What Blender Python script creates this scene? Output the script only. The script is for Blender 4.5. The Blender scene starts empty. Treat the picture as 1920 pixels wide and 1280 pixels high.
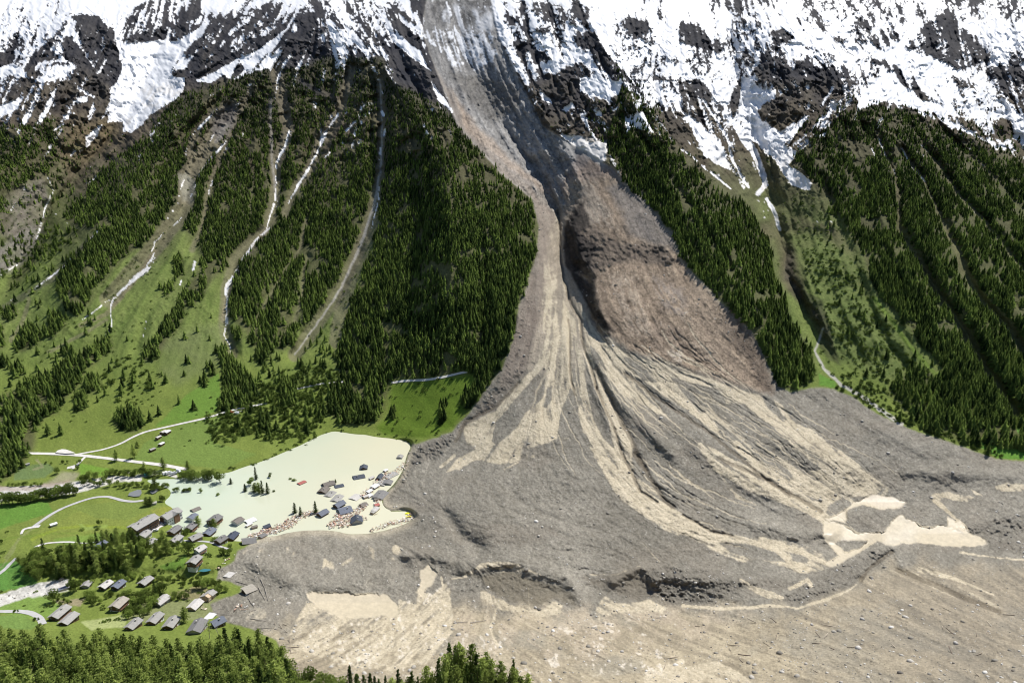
import bpy, math, random
import numpy as np
from mathutils import Vector
sc = bpy.context.scene
COL = sc.collection
R = math.radians

# ------------------------------------------------------------------ camera
CAMZ, PITCH, FPX = 300.0, R(16.0), 1280.0
cam_d = bpy.data.cameras.new("camera"); cam = bpy.data.objects.new("camera", cam_d); COL.objects.link(cam)
cam_d.sensor_width = 36.0; cam_d.lens = 24.0; cam_d.clip_start = 1.0; cam_d.clip_end = 20000.0
cam.location = (0, 0, CAMZ); cam.rotation_euler = (R(90) - PITCH, 0, 0)
sc.camera = cam
# ------------------------------------------------------------------ light
SUN_EL, SUN_AZ = R(57.0), R(43.0)          # azimuth clockwise from the view direction (+Y)
sun_vec = Vector((math.sin(SUN_AZ)*math.cos(SUN_EL), math.cos(SUN_AZ)*math.cos(SUN_EL), math.sin(SUN_EL)))
sd = bpy.data.lights.new("sun", 'SUN'); so = bpy.data.objects.new("sun", sd); COL.objects.link(so)
sd.energy = 4.9; sd.angle = R(0.5); sd.color = (1.0, 0.965, 0.91)
so.rotation_euler = sun_vec.to_track_quat('Z', 'Y').to_euler(); so.location = (600, 600, 1500)
w = bpy.data.worlds.new("World"); sc.world = w; w.use_nodes = True
nt = w.node_tree; bg = nt.nodes['Background']
sky = nt.nodes.new('ShaderNodeTexSky'); sky.sky_type = 'NISHITA'; sky.sun_disc = False
sky.sun_elevation = SUN_EL; sky.sun_rotation = SUN_AZ; sky.altitude = 1800
nt.links.new(sky.outputs[0], bg.inputs[0]); bg.inputs[1].default_value = 0.095
sc.view_settings.view_transform = 'Standard'; sc.view_settings.look = 'None'
sc.view_settings.exposure = 0.3; sc.view_settings.gamma = 1.0
sc.cycles.filter_width = 1.1; sc.cycles.max_bounces = 5; sc.cycles.diffuse_bounces = 2; sc.cycles.transparent_max_bounces = 4

# ------------------------------------------------------------------ screen <-> world helpers
CP, SP = math.cos(PITCH), math.sin(PITCH)
def dirs(u, v):
    t = (640.0 - np.asarray(v, float))/FPX; x = (np.asarray(u, float) - 960.0)/FPX
    return x, CP + t*SP, -SP + t*CP
def smooth(a, b, x):
    t = np.clip((x - a)/(b - a), 0, 1); return t*t*(3 - 2*t)
def noise2(x, y, seed=0):
    xi = np.floor(x).astype(np.int64); yi = np.floor(y).astype(np.int64)
    fx = x - xi; fy = y - yi
    fx = fx*fx*fx*(fx*(fx*6 - 15) + 10); fy = fy*fy*fy*(fy*(fy*6 - 15) + 10)
    T = np.random.RandomState(seed + 77).rand(256, 256).astype(np.float32)
    g = lambda i, j: T[i & 255, j & 255]
    a = g(xi, yi); b = g(xi + 1, yi); c = g(xi, yi + 1); d = g(xi + 1, yi + 1)
    return (a + (b - a)*fx)*(1 - fy) + (c + (d - c)*fx)*fy
def fbm(x, y, oct=4, seed=0, gain=0.5):
    s = 0; a = 1.0; n = 0
    for o in range(oct):
        s = s + a*noise2(x*2**o + 13.7*o, y*2**o + 7.1*o, seed + o*11); n += a; a *= gain
    return s/n*2 - 1                        # about -1..1
# vertex grid, laid so that it is finest where the valley is seen
def axis(lo, hi, step, lo2, hi2, mstep):
    a = np.arange(lo, hi + .1, step); p = [a]
    k = []; x = lo; st = step
    while x > lo2: st = min(st*1.12, mstep); x -= st; k.append(x)
    h = []; x = a[-1]; st = step
    while x < hi2: st = min(st*1.12, mstep); x += st; h.append(x)
    return np.concatenate([np.array(k[::-1]), a, np.array(h)])
GU = axis(-10, 1930, 1.7, -700, 2620, 14); GV = axis(-10, 1290, 1.7, -330, 1700, 12)
NU, NV = len(GU), len(GV)
U, V = np.meshgrid(GU, GV)                  # rows = V
U = U.astype(np.float32); V = V.astype(np.float32)
W1u = fbm(U/34, V/34, 4, 1)*1.0; W1v = fbm(U/34 + 50, V/34, 4, 2)*1.0
W2u = fbm(U/9, V/9, 3, 3); W2v = fbm(U/9 + 50, V/9, 3, 4)
UW = U + 7*W1u + 3.0*W2u; VW = V + 7*W1v + 3.0*W2v      # warped, for natural edges
UW2 = U + 2*W1u + 1.5*W2u; VW2 = V + 2*W1v + 1.5*W2v
def box(pts, m):
    p = np.array(pts, float)
    j0 = max(np.searchsorted(GU, p[:, 0].min() - m) - 1, 0); j1 = min(np.searchsorted(GU, p[:, 0].max() + m) + 1, NU)
    i0 = max(np.searchsorted(GV, p[:, 1].min() - m) - 1, 0); i1 = min(np.searchsorted(GV, p[:, 1].max() + m) + 1, NV)
    return slice(i0, i1), slice(j0, j1)
def seg_dist(x, y, pts, closed=False):
    p = [tuple(q[:2]) for q in pts]; n = len(p); best = np.full(x.shape, 1e18, np.float32); tt = np.zeros(x.shape, np.float32)
    side = np.zeros(x.shape, np.float32)
    for i in range(n if closed else n - 1):
        ax, ay = p[i]; bx, by = p[(i + 1) % n]; dx, dy = bx - ax, by - ay; L = dx*dx + dy*dy + 1e-9
        t = np.clip(((x - ax)*dx + (y - ay)*dy)/L, 0, 1)
        d = (x - ax - t*dx)**2 + (y - ay - t*dy)**2
        m = d < best
        best = np.where(m, d, best); tt = np.where(m, i + t, tt); side = np.where(m, np.sign((x - ax)*dy - (y - ay)*dx), side)
    return np.sqrt(best), tt, side
def inside(x, y, pts):
    c = np.zeros(x.shape, bool); n = len(pts)
    for i in range(n):
        ax, ay = pts[i][:2]; bx, by = pts[(i + 1) % n][:2]
        if ay == by: continue
        c ^= ((ay > y) != (by > y)) & (x < (bx - ax)*(y - ay)/(by - ay) + ax)
    return c
def poly(pts, soft=3.0, warp=1):
    """soft mask of a polygon on the vertex grid"""
    m = np.zeros((NV, NU), np.float32); s = box(pts, 40 + soft)
    x, y = ((UW, VW) if warp == 1 else (UW2, VW2) if warp == 2 else (U, V)); x = x[s]; y = y[s]
    d, _, _ = seg_dist(x, y, pts, True); d = np.where(inside(x, y, pts), d, -d)
    m[s] = smooth(-soft, soft, d); return m
def line(pts, wid, soft=2.0, warp=2, taper=None):
    if np.ndim(wid) == 0: wid = float(wid)
    m = np.zeros((NV, NU), np.float32); mw = wid if np.isscalar(wid) else max(wid); s = box(pts, 40 + mw*2 + soft)
    x, y = ((UW, VW) if warp == 1 else (UW2, VW2) if warp == 2 else (U, V)); x = x[s]; y = y[s]
    d, t, _ = seg_dist(x, y, pts)
    ww = wid if np.isscalar(wid) else np.interp(t, np.arange(len(wid)), wid)
    m[s] = 1 - smooth(ww/2 - soft/2, ww/2 + soft/2, d); return m
def Z(k, *a):
    ox, oy = {1: (0, 0), 2: (640, 0), 3: (1280, 0), 4: (0, 427), 5: (640, 427), 6: (1280, 427), 7: (0, 854), 8: (640, 854), 9: (1280, 854)}[k]
    return [(ox + a[i]/3, oy + a[i+1]/3) for i in range(0, len(a), 2)]
def P_(*a): return [(a[i], a[i+1]) for i in range(0, len(a), 2)]

# ------------------------------------------------------------------ the lie of the land
def column(fl, sl):
    """fl: (row, height) over the valley floor; sl: (row, slope) above it -> depth per grid row"""
    fl = sorted(fl); vf = np.array([a for a, _ in fl], float); zf = np.array([b for _, b in fl], float)
    sl = sorted(sl); vs = np.array([a for a, _ in sl], float); ms = np.array([b for _, b in sl], float)
    v = GV.astype(float); _, Y, Zd = dirs(960, v); s = np.zeros(NV)
    v0 = vf[0]
    lo = v >= v0
    s[lo] = (np.interp(v[lo], vf, zf) - CAMZ)/Zd[lo]
    i0 = np.where(lo)[0][0]; y = s[i0]*Y[i0]; z = CAMZ + s[i0]*Zd[i0]
    for i in range(i0 - 1, -1, -1):
        m = np.interp(v[i], vs, ms)
        s[i] = (CAMZ - z + m*y)/(m*Y[i] - Zd[i]); y = s[i]*Y[i]; z = CAMZ + s[i]*Zd[i]
    return s
cols = [
 (-700, [(850, 20), (920, 3), (1000, 4), (1130, 6), (1180, 14), (1280, 66), (1400, 105), (1700, 165)], [(850, .3), (720, .4), (600, .5), (320, .54), (0, .6), (-330, .62)]),
 (0,    [(840, 6), (890, 1.5), (920, 1.0), (960, 3), (1040, 5), (1115, 2), (1150, 7), (1190, 18), (1280, 66), (1400, 105), (1700, 165)], [(840, .22), (760, .34), (640, .46), (320, .54), (0, .6), (-330, .62)]),
 (300,  [(830, 5), (880, 1.5), (920, 0.5), (1000, 3), (1040, 7), (1075, 4), (1100, 4), (1150, 8), (1190, 18), (1280, 62), (1400, 102), (1700, 165)], [(830, .2), (760, .32), (640, .46), (320, .54), (0, .6), (-330, .62)]),
 (600,  [(810, 2), (860, .5), (990, 0.5), (1060, 5), (1130, 7), (1200, 26), (1280, 58), (1400, 98), (1700, 165)], [(810, .2), (720, .34), (640, .46), (320, .56), (0, .6), (-330, .62)]),
 (735,  [(818, 1.5), (860, .8), (920, .8), (990, 1.5), (1060, 7), (1130, 9), (1200, 27), (1280, 57), (1400, 97), (1700, 165)], [(818, .26), (720, .42), (640, .5), (480, .54), (320, .57), (0, .6), (-330, .62)]),
 (850,  [(800, 22), (860, 13), (960, 13), (1040, 12), (1110, 9), (1150, 12), (1280, 56), (1400, 96), (1700, 165)], [(800, .3), (700, .5), (500, .56), (320, .58), (160, .62), (0, .62), (-330, .62)]),
 (1060, [(800, 48), (860, 36), (940, 25), (1040, 18), (1110, 13), (1150, 16), (1280, 60), (1400, 98), (1700, 165)], [(800, .3), (640, .46), (500, .54), (320, .6), (160, .6), (0, .62), (-330, .62)]),
 (1300, [(760, 58), (860, 36), (940, 24), (1040, 15), (1120, 10), (1160, 16), (1280, 62), (1400, 100), (1700, 165)], [(760, .4), (700, .56), (500, .58), (320, .58), (160, .56), (0, .6), (-330, .62)]),
 (1600, [(745, 58), (860, 34), (940, 16), (1020, 11), (1070, 15), (1130, 30), (1280, 72), (1400, 105), (1700, 168)], [(745, .4), (640, .5), (320, .55), (0, .58), (-330, .62)]),
 (1920, [(860, 26), (920, 18), (1000, 13), (1060, 22), (1130, 38), (1280, 84), (1400, 112), (1700, 170)], [(860, .4), (720, .5), (320, .54), (0, .58), (-330, .62)]),
 (2620, [(880, 26), (960, 14), (1000, 14), (1130, 44), (1280, 90), (1400, 120), (1700, 175)], [(880, .4), (720, .5), (320, .54), (0, .58), (-330, .62)]),
]
cu = np.array([c[0] for c in cols], float); cs = np.log(np.array([column(c[1], c[2]) for c in cols]))
def cubic_rows(xs, ys, x):                   # Catmull-Rom across the control columns
    i = np.clip(np.searchsorted(xs, x) - 1, 0, len(xs) - 2); t = (x - xs[i])/(xs[i+1] - xs[i])
    m = np.zeros_like(ys); m[1:-1] = (ys[2:] - ys[:-2])/(xs[2:] - xs[:-2])[:, None]; m[0] = (ys[1]-ys[0])/(xs[1]-xs[0]); m[-1] = (ys[-1]-ys[-2])/(xs[-1]-xs[-2])
    h = (xs[i+1] - xs[i])[:, None]; t = t[:, None]
    return (2*t**3 - 3*t**2 + 1)*ys[i] + (t**3 - 2*t**2 + t)*h*m[i] + (-2*t**3 + 3*t**2)*ys[i+1] + (t**3 - t**2)*h*m[i+1]
LS = cubic_rows(cu, cs, GU.astype(float)).T.astype(np.float32)          # NV x NU
def blur(a, n):
    for ax in (0, 1):
        for _ in range(3):
            c = np.cumsum(np.pad(a, [(n + 1, n) if k == ax else (0, 0) for k in (0, 1)], mode='edge'), axis=ax, dtype=np.float64)
            a = ((c[2*n+1:] - c[:-2*n-1]) if ax == 0 else (c[:, 2*n+1:] - c[:, :-2*n-1]))/(2*n + 1)
    return a.astype(np.float32)
upm = 1 - smooth(700, 800, V)
LS = LS*(1 - upm) + blur(LS, 24)*upm
S = np.exp(LS)

# spurs (+) stand towards the viewer, gullies (-) cut back, in metres
RIDGES = [
 (P_(590,-300, 600,0, 645,60, 740,150, 830,290, 850,450, 830,640, 790,720), 75, 105),
 (P_(800,-300, 850,0, 880,120, 940,230, 1010,330, 1045,400, 1060,500, 1070,600), -55, 52),
 (P_(1060,-300, 1090,0, 1165,150, 1250,300, 1370,480, 1440,620, 1490,720), 34, 60),
 (P_(1330,-300, 1370,100, 1400,220, 1430,330, 1465,460, 1500,580, 1545,690), -60, 48),
 (P_(1440,-300, 1470,40, 1600,180, 1690,380, 1790,580, 1880,760), 42, 110),
 (P_(1560,330, 1600,480, 1660,620, 1740,760), 10, 40),
 (P_(1780,-300, 1840,100, 1900,260, 1990,400, 2100,560), -45, 60),
 (P_(1960,-300, 2060,100, 2200,400, 2350,700), 50, 110),
 (P_(400,-300, 330,40, 260,170, 210,250, 90,400, 20,520, -60,620), -60, 46),
 (P_(560,-200, 555,50, 480,140, 330,230, 200,400, 130,560), 35, 55),
 (P_(200,-300, 130,60, 60,200, 0,330, -120,480), 40, 70),
 (P_(-100,-300, -160,200, -300,500), 60, 120),
]
GULLIES = [   # smaller ones, also where snow lies and trees keep clear: pts, depth, width
 (P_(430,205, 400,262, 352,330, 350,380, 320,425, 290,462, 240,520, 205,560), 11, 13),
 (P_(512,110, 543,245, 520,300, 515,380, 500,430, 467,457, 440,490, 425,540, 420,610, 435,662), 11, 13),
 (P_(660,130, 640,205, 600,270, 582,320, 550,362, 535,400), 11, 12),
 (P_(712,150, 716,240, 712,330, 700,390, 680,450, 640,540, 600,600, 552,664), 13, 15),
 (P_(575,410, 565,460, 545,495, 522,530, 480,600), 6, 9),
 (P_(580,480, 572,505, 567,545, 555,600), 6, 8),
 (P_(470,170, 440,230, 415,290, 390,360, 380,420, 360,470), 8, 11),
 (P_(335,500, 300,560, 270,600, 255,650), 5, 12),
 (P_(1643,250, 1680,330, 1690,440, 1723,487, 1760,554, 1800,607, 1827,654, 1853,700, 1880,737, 1913,787), 12, 14),
 (P_(1693,283, 1730,337, 1760,400, 1793,467, 1813,520, 1847,567, 1897,620, 1930,680), 12, 13),
 (P_(1720,270, 1760,310, 1797,367, 1847,417, 1887,467, 1925,515), 12, 13),
 (P_(1800,270, 1850,320, 1920,400, 1990,480), 10, 13),
 (P_(1210,250, 1260,330, 1310,400, 1370,500), 6, 12),
 (P_(780,260, 790,400, 780,520, 760,640), 6, 14),
 (P_(870,330, 900,450, 910,560, 900,660), 6, 14),
 (P_(1600,200, 1640,260), 6, 9),
 (P_(1540,330, 1600,480, 1640,600, 1720,720), 6, 10),
]
# cliffs: the ground on the right of the line (seen going down it) stands forward
CLIFFS = [
 (P_(1100,345, 1075,385, 1062,420, 1068,455, 1078,492, 1100,520, 1106,560, 1120,600, 1130,650, 1136,700), 32, 16),
 (P_(1470,440, 1478,520, 1500,565, 1530,600, 1545,640, 1560,670, 1580,690), 16, 16),
 (P_(690,30, 730,60, 780,130, 815,190), 14, 10),
 (P_(150,25, 190,60, 215,100, 222,140), 12, 10),
]
dS = np.zeros_like(S)
def add_bump(pts, amp, wid, power=2.0):
    s = box(pts, wid*2.6); d, t, _ = seg_dist(U[s] + 5*W1u[s], V[s] + 5*W1v[s], pts)
    n = len(pts) - 1; dS[s] -= amp*np.exp(-(d/wid)**power)
for p, a, wd in RIDGES:
    s = box(p, wd*3); d, t, _ = seg_dist(U[s] + 9*W1u[s], V[s] + 9*W1v[s], p)
    fade = (1 - smooth(330, 770, V[s]))*1.1
    dS[s] -= 1.35*a*fade*(.55/(1 + (d/wd)**2) + .5*np.exp(-d/(wd*.8)) - .08)*smooth(3*wd, 2.2*wd, d)
for p, a, wd in GULLIES: add_bump(p, -a*1.55, wd)
CLIFFM = np.zeros_like(S)
for p, a, wd in CLIFFS:
    s = box(p, 480); x = U[s] + 6*W1u[s] + 4*W2u[s]; y = V[s] + 6*W1v[s] + 4*W2v[s]
    d, t, side = seg_dist(x, y, p); sd_ = d*side           # side>0 : right-hand region on screen
    n = len(p) - 1; v0_, v1_ = p[0][1], p[-1][1]; e = smooth(v0_ - 5, v0_ + (v1_ - v0_)*.25, V[s] + 8*W1v[s])*smooth(v1_ + 5, v1_ - (v1_ - v0_)*.4, V[s] + 8*W1v[s])
    h = smooth(-wd*.3, wd, sd_)*np.exp(-np.maximum(sd_, 0)/170)
    dS[s] -= a*e*h
    CLIFFM[s] = np.maximum(CLIFFM[s], e*np.exp(-((sd_ - wd*.35)/(wd*.7))**2))
# direction of fall, from the lines above plus some guides
GUIDES = [p for p, _, _ in RIDGES] + [p for p, _, _ in GULLIES] + [
 P_(1040,560, 1000,700, 900,830, 850,900), P_(1060,600, 1070,760, 1130,860, 1230,960, 1400,1010), P_(1130,640, 1300,800, 1560,960), P_(1200,660, 1450,760, 1640,900),
 P_(1150,380, 1250,560, 1420,720), P_(1100,300, 1170,420, 1230,640), P_(1500,740, 1700,850, 1900,950),
 P_(1500,1080, 1700,1170, 1920,1270), P_(1280,1150, 1500,1220, 1700,1290), P_(1000,1150, 1200,1250), P_(700,1160, 620,1210, 560,1240), P_(850,1120, 760,1200),
 P_(300,640, 260,720, 240,800), P_(560,640, 520,720, 480,800), P_(700,960, 900,1000, 1100,1030), P_(1260,60, 1230,140), P_(1300,40, 1330,140), P_(1560,20, 1600,100), P_(1750,80, 1790,200),
 P_(330,20, 340,100), P_(420,10, 400,80), P_(120,100, 40,260), P_(1400,120, 1480,170, 1580,90), P_(1260,200, 1320,300, 1400,370), P_(1610,190, 1500,290), P_(1570,165, 1480,270), P_(1540,140, 1430,215), P_(1500,110,1420,160), P_(560,30, 400,140, 330,150), P_(470,50, 340,130), P_(520,100, 400,150)]
cgx = np.arange(-700, 2660, 20.); cgy = np.arange(-340, 1720, 20.); CX, CY = np.meshgrid(cgx, cgy)
FX = np.zeros_like(CX); FY = np.zeros_like(CX); WS = np.zeros_like(CX)
for g in GUIDES:
    for (ax, ay), (bx, by) in zip(g[:-1], g[1:]):
        dx, dy = bx - ax, by - ay; L = math.hypot(dx, dy); t = np.clip(((CX-ax)*dx + (CY-ay)*dy)/(L*L), 0, 1)
        d2 = (CX-ax-t*dx)**2 + (CY-ay-t*dy)**2; ww = 1/(d2 + 900)**1.6
        FX += ww*dx/L; FY += ww*dy/L; WS += ww
L = np.hypot(FX, FY) + 1e-12; FX /= L; FY /= L
STEP = 2.0                                   # fine field images every 2 px for streak making
hx = np.arange(-260, 2200, STEP); hy = np.arange(-260, 1502, STEP); HX, HY = np.meshgrid(hx, hy)
def csamp(F, x, y):
    a = np.clip((x + 700)/20, 0, F.shape[1]-1.001); b = np.clip((y + 340)/20, 0, F.shape[0]-1.001)
    i = a.astype(int); j = b.astype(int); a -= i; b -= j
    return (F[j, i]*(1-a) + F[j, i+1]*a)*(1-b) + (F[j+1, i]*(1-a) + F[j+1, i+1]*a)*b
hFX = csamp(FX, HX, HY); hFY = csamp(FY, HX, HY)
def hidx(x, y): return (np.clip(((y + 260)/STEP), 0, HX.shape[0]-1).astype(int), np.clip(((x + 260)/STEP), 0, HX.shape[1]-1).astype(int))
def streak(img, length, step=3.0):
    acc = img.copy(); n = 1; k = int(length/step)
    for sgn in (1, -1):
        x = HX.copy(); y = HY.copy()
        for i in range(k):
            ij = hidx(x, y); x = x + sgn*step*hFX[ij]; y = y + sgn*step*hFY[ij]
            acc += img[hidx(x, y)]; n += 1
    acc /= n; acc -= acc.mean(); return acc/acc.std()
def toV(img):                                # bilinear onto the vertices
    a = np.clip((U + 260)/STEP, 0, img.shape[1]-1.001); b = np.clip((V + 260)/STEP, 0, img.shape[0]-1.001)
    i = a.astype(int); j = b.astype(int); a = a - i; b = b - j
    return ((img[j, i]*(1-a) + img[j, i+1]*a)*(1-b) + (img[j+1, i]*(1-a) + img[j+1, i+1]*a)*b).astype(np.float32)
ST_A = toV(streak(noise2(HX/3.0, HY/3.0, 5), 26))          # fine, short
ST_B = toV(streak(noise2(HX/7.0, HY/7.0, 6), 60))          # middling
ST_C = toV(streak(noise2(HX/18., HY/18., 7), 110))         # broad ribs
N_big = fbm(U/120, V/120, 4, 20); N_mid = fbm(U/28, V/28, 4, 21); N_fine = fbm(U/7, V/7, 4, 22); N_px = fbm(U/3, V/3, 2, 23)
# ------------------------------------------------------------------ what covers the ground
DEBRIS = P_(800,-330, 800,0, 790,60, 828,160, 860,240, 935,320, 1000,375, 1010,430, 1005,480, 990,530, 974,570, 962,640, 942,690, 905,738, 880,775, 848,808, 800,825, 772,833, 766,850, 758,880, 740,910, 718,930, 718,945,
 730,957, 765,958, 775,965, 765,978, 735,990, 700,998, 660,1001, 620,993, 560,992, 500,1005, 445,1032, 440,1050, 412,1065, 405,1085, 432,1090, 455,1100, 450,1112, 420,1120, 395,1132, 400,1150, 425,1165, 470,1178, 520,1200, 540,1260, 550,1500, 560,1800,
 3000,1800, 3000,930, 2000,880, 1920,864, 1870,860, 1790,832, 1700,802, 1640,772, 1600,745, 1560,728, 1530,726, 1480,735, 1460,722, 1437,680, 1407,616, 1357,572, 1307,519, 1267,479, 1250,430, 1190,367, 1150,315, 1110,290, 1060,262, 1015,232, 995,190, 965,130, 935,70, 920,0, 920,-330)
LAKE = P_(768,826, 690,816, 625,808, 600,816, 540,845, 480,868, 430,885, 380,892, 330,897, 290,897, 265,895, 262,902, 300,910, 325,920, 318,932, 296,940, 318,948, 330,958, 322,975, 318,990, 345,994, 380,1000, 420,1012, 470,1016, 500,1007, 560,994, 620,994, 660,1002, 700,999, 735,991,
 770,978, 782,966, 765,955, 728,956, 716,945, 716,928, 738,908, 756,880, 764,850, 772,834)
deb = poly(DEBRIS, 2.5, 2); lake = poly(LAKE, 2.5, 2)
MUD = np.zeros_like(S)      # pale tan mud
def add(m, a=1.0):
    global MUD; MUD = np.maximum(MUD, m*a)
def sub(m, a=1.0):
    global MUD; MUD = MUD*(1 - m*a)
FAN = P_(1020,470, 1032,430, 1046,395, 1056,470, 1075,540, 1100,590, 1130,640, 1180,664, 1250,690, 1310,702, 1400,732, 1440,742, 1467,757, 1480,780, 1493,794, 1520,804, 1547,824, 1573,854, 1640,890, 1662,915, 1640,930, 1585,930, 1555,945, 1545,970, 1500,950, 1400,900, 1340,850, 1290,800, 1240,775, 1200,790, 1185,850, 1190,893, 1225,915, 1250,942, 1300,975, 1345,1000, 1345,1020, 1270,1003, 1218,977, 1180,952, 1160,937, 1140,900, 1113,856, 1100,830, 1080,820, 1040,824, 980,846, 1000,855, 940,870, 895,862, 860,880, 835,885, 862,858, 893,842, 873,828, 868,800, 930,768, 975,715, 1000,690, 1022,640, 1012,560)
add(poly(FAN, 3, 2), .9)
for g in [P_(1020,687, 1028,710, 1017,747, 987,774, 960,814, 930,832, 922,827, 930,794, 950,767, 972,740, 997,712),
 Z(5, 1160,895, 1200,890, 1190,960, 1150,1010, 1130,1000), Z(5, 1300,600, 1360,640, 1372,690, 1335,680), Z(5, 1290,680, 1330,700, 1345,890, 1300,860), Z(5, 1240,340, 1275,380, 1320,520, 1300,500, 1260,420),
 Z(5, 1370,800, 1400,850, 1440,950, 1500,1080, 1530,1240, 1480,1200, 1420,1080, 1390,960), Z(5, 1290,900, 1340,960, 1330,1050, 1360,1150, 1420,1240, 1300,1180, 1210,1190, 1230,1050),
 P_(1107,647, 1123,660, 1140,704, 1173,744, 1223,768, 1285,812, 1335,860, 1395,908, 1540,970, 1548,1030, 1490,1015, 1400,1005, 1330,985, 1270,955, 1238,928, 1232,905, 1208,880, 1196,850, 1180,820, 1160,780, 1132,727, 1113,680),
 P_(1165,668, 1190,674, 1220,694, 1233,717, 1207,714, 1180,690), P_(1177,697, 1223,724, 1257,750, 1300,778, 1340,810, 1400,862, 1430,884, 1390,870, 1330,835, 1280,800, 1220,752, 1190,720),
 P_(1257,706, 1290,715, 1347,729, 1363,757, 1397,757, 1420,777, 1450,800, 1500,850, 1540,880, 1510,884, 1470,862, 1430,835, 1390,806, 1363,780, 1340,766, 1313,774, 1290,750),
 P_(1340,784, 1367,790, 1400,815, 1440,850, 1490,890, 1478,905, 1460,898, 1420,878, 1380,850, 1350,815),
 P_(1427,740, 1450,742, 1455,757, 1475,785, 1470,790, 1440,765), P_(1430,890, 1480,915, 1540,940, 1500,935, 1460,912), P_(1340,870, 1380,900, 1470,930, 1510,950, 1450,935, 1380,915)]:
    sub(poly(g, 2.0, 2))
for g, wd in [(Z(9, 100,-60, 200,60, 330,140, 420,200, 560,235, 720,300, 800,355), (10, 22, 20, 14, 20, 24, 20)), (Z(9, 300,-60, 420,60, 560,150, 640,220, 730,290, 790,350), (14, 18, 20, 22, 18, 16)),
 (Z(9, 520,-20, 620,80, 700,150, 860,170, 920,200), (10, 16, 24, 16, 6)), (Z(9, 790,-20, 900,100, 960,110), (8, 8, 5)), (Z(9, 880,-20, 1100,140, 1155,185, 1130,225), (7, 7, 8, 8)),
 (Z(9, 160,40, 260,170, 310,230, 420,275), (4, 6, 8, 3)), (Z(9, 600,190, 700,200, 800,170, 880,200), 8), (Z(9, 760,210, 840,200, 930,240, 970,270), 6)]:
    add(line(g, wd, 3, 2), .9)
POOLS = [Z(9, 790,345, 860,330, 980,260, 1060,220, 1180,240, 1245,262, 1200,300, 1100,300, 1010,280, 950,300, 930,370, 870,360, 820,360),
 Z(9, 790,360, 900,380, 1000,430, 1140,430, 1180,370, 1220,330, 1350,390, 1480,400, 1490,350, 1580,370, 1630,440, 1700,470, 1720,502, 1600,512, 1300,492, 1200,500, 1100,480, 1020,530, 900,590, 830,620, 800,600, 870,560, 830,510, 795,470)]
for g in POOLS: add(poly(g, 1.5, 2))
add(poly(Z(9, 0,430, 0,345, 100,385, 250,440, 430,465, 600,470, 700,520, 790,560, 830,620, 790,650, 650,655, 560,630, 430,600, 250,568, 150,520), 4), .75)
for g in [Z(9, 930,300, 1000,285, 1150,330, 1170,390, 1100,430, 990,405, 920,370), Z(9, 850,490, 960,460, 1050,480, 1000,520, 910,532), Z(9, 200,490, 350,490, 520,540, 580,600, 450,585, 280,545), Z(9, 600,540, 700,570, 700,600, 620,590), Z(9, 1190,330,1260,350,1280,385,1210,370)]:
    sub(poly(g, 2, 2), .95)
for g in [Z(9, 1400,215, 1500,205, 1640,235, 1600,268, 1480,240, 1440,250, 1520,330, 1570,370, 1520,350, 1400,255), Z(9, 1760,170, 1830,150, 1930,160, 1930,200, 1760,200), Z(9, 1620,190,1690,225,1650,225)]:
    add(poly(g, 2, 2))
for g, wd, a in [(Z(9, 1560,545, 1700,565, 1900,585, 2000,590), 4, .8), (Z(9, 1210,640, 1500,750, 1790,850), (8, 22, 6), .45), (Z(9, 1330,640, 1500,680, 1750,780), (10, 8, 3), .7),
 (Z(9, 0,845, 250,860, 480,842, 650,852, 800,812, 930,760, 1010,690), (8, 5, 6, 4, 7, 4, 2), .8), (Z(9, 600,745, 700,700, 720,730), 8, .8), (Z(9, 330,700, 380,740, 480,780, 560,800), (8, 10, 14, 8), .8),
 (Z(8, 620,690, 700,680, 790,615, 900,605, 1000,615, 900,640, 1050,640, 1120,670), (4, 5, 9, 11, 5, 10, 5, 3), .75), (Z(8, 870,860, 840,960, 870,1050, 900,1080), 6, .8), (Z(8, 1055,740, 1060,880), 3, .8), (Z(8, 1400,665, 1540,670, 1690,615), 2.5, .6),
 (Z(8, 1690,615, 1750,680), 2, .5), (Z(8, 1640,380, 1700,500, 1790,590), 2.5, .4), (Z(8, 560,680, 590,800), 4, .9), (Z(8, 770,0, 900,20, 960,30, 1080,5), 5, .9), (Z(8, 920,75, 1000,35), 3, .9), (Z(8, 560,60, 640,0), 6, .8),
 (Z(5, 850,1100, 1000,1110, 1100,1060, 1200,1000), 3, .0), (P_(440,1040, 470,1030, 500,1034), 6, .3)]:
    add(line(g, wd, 2.5, 2), a)
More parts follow.
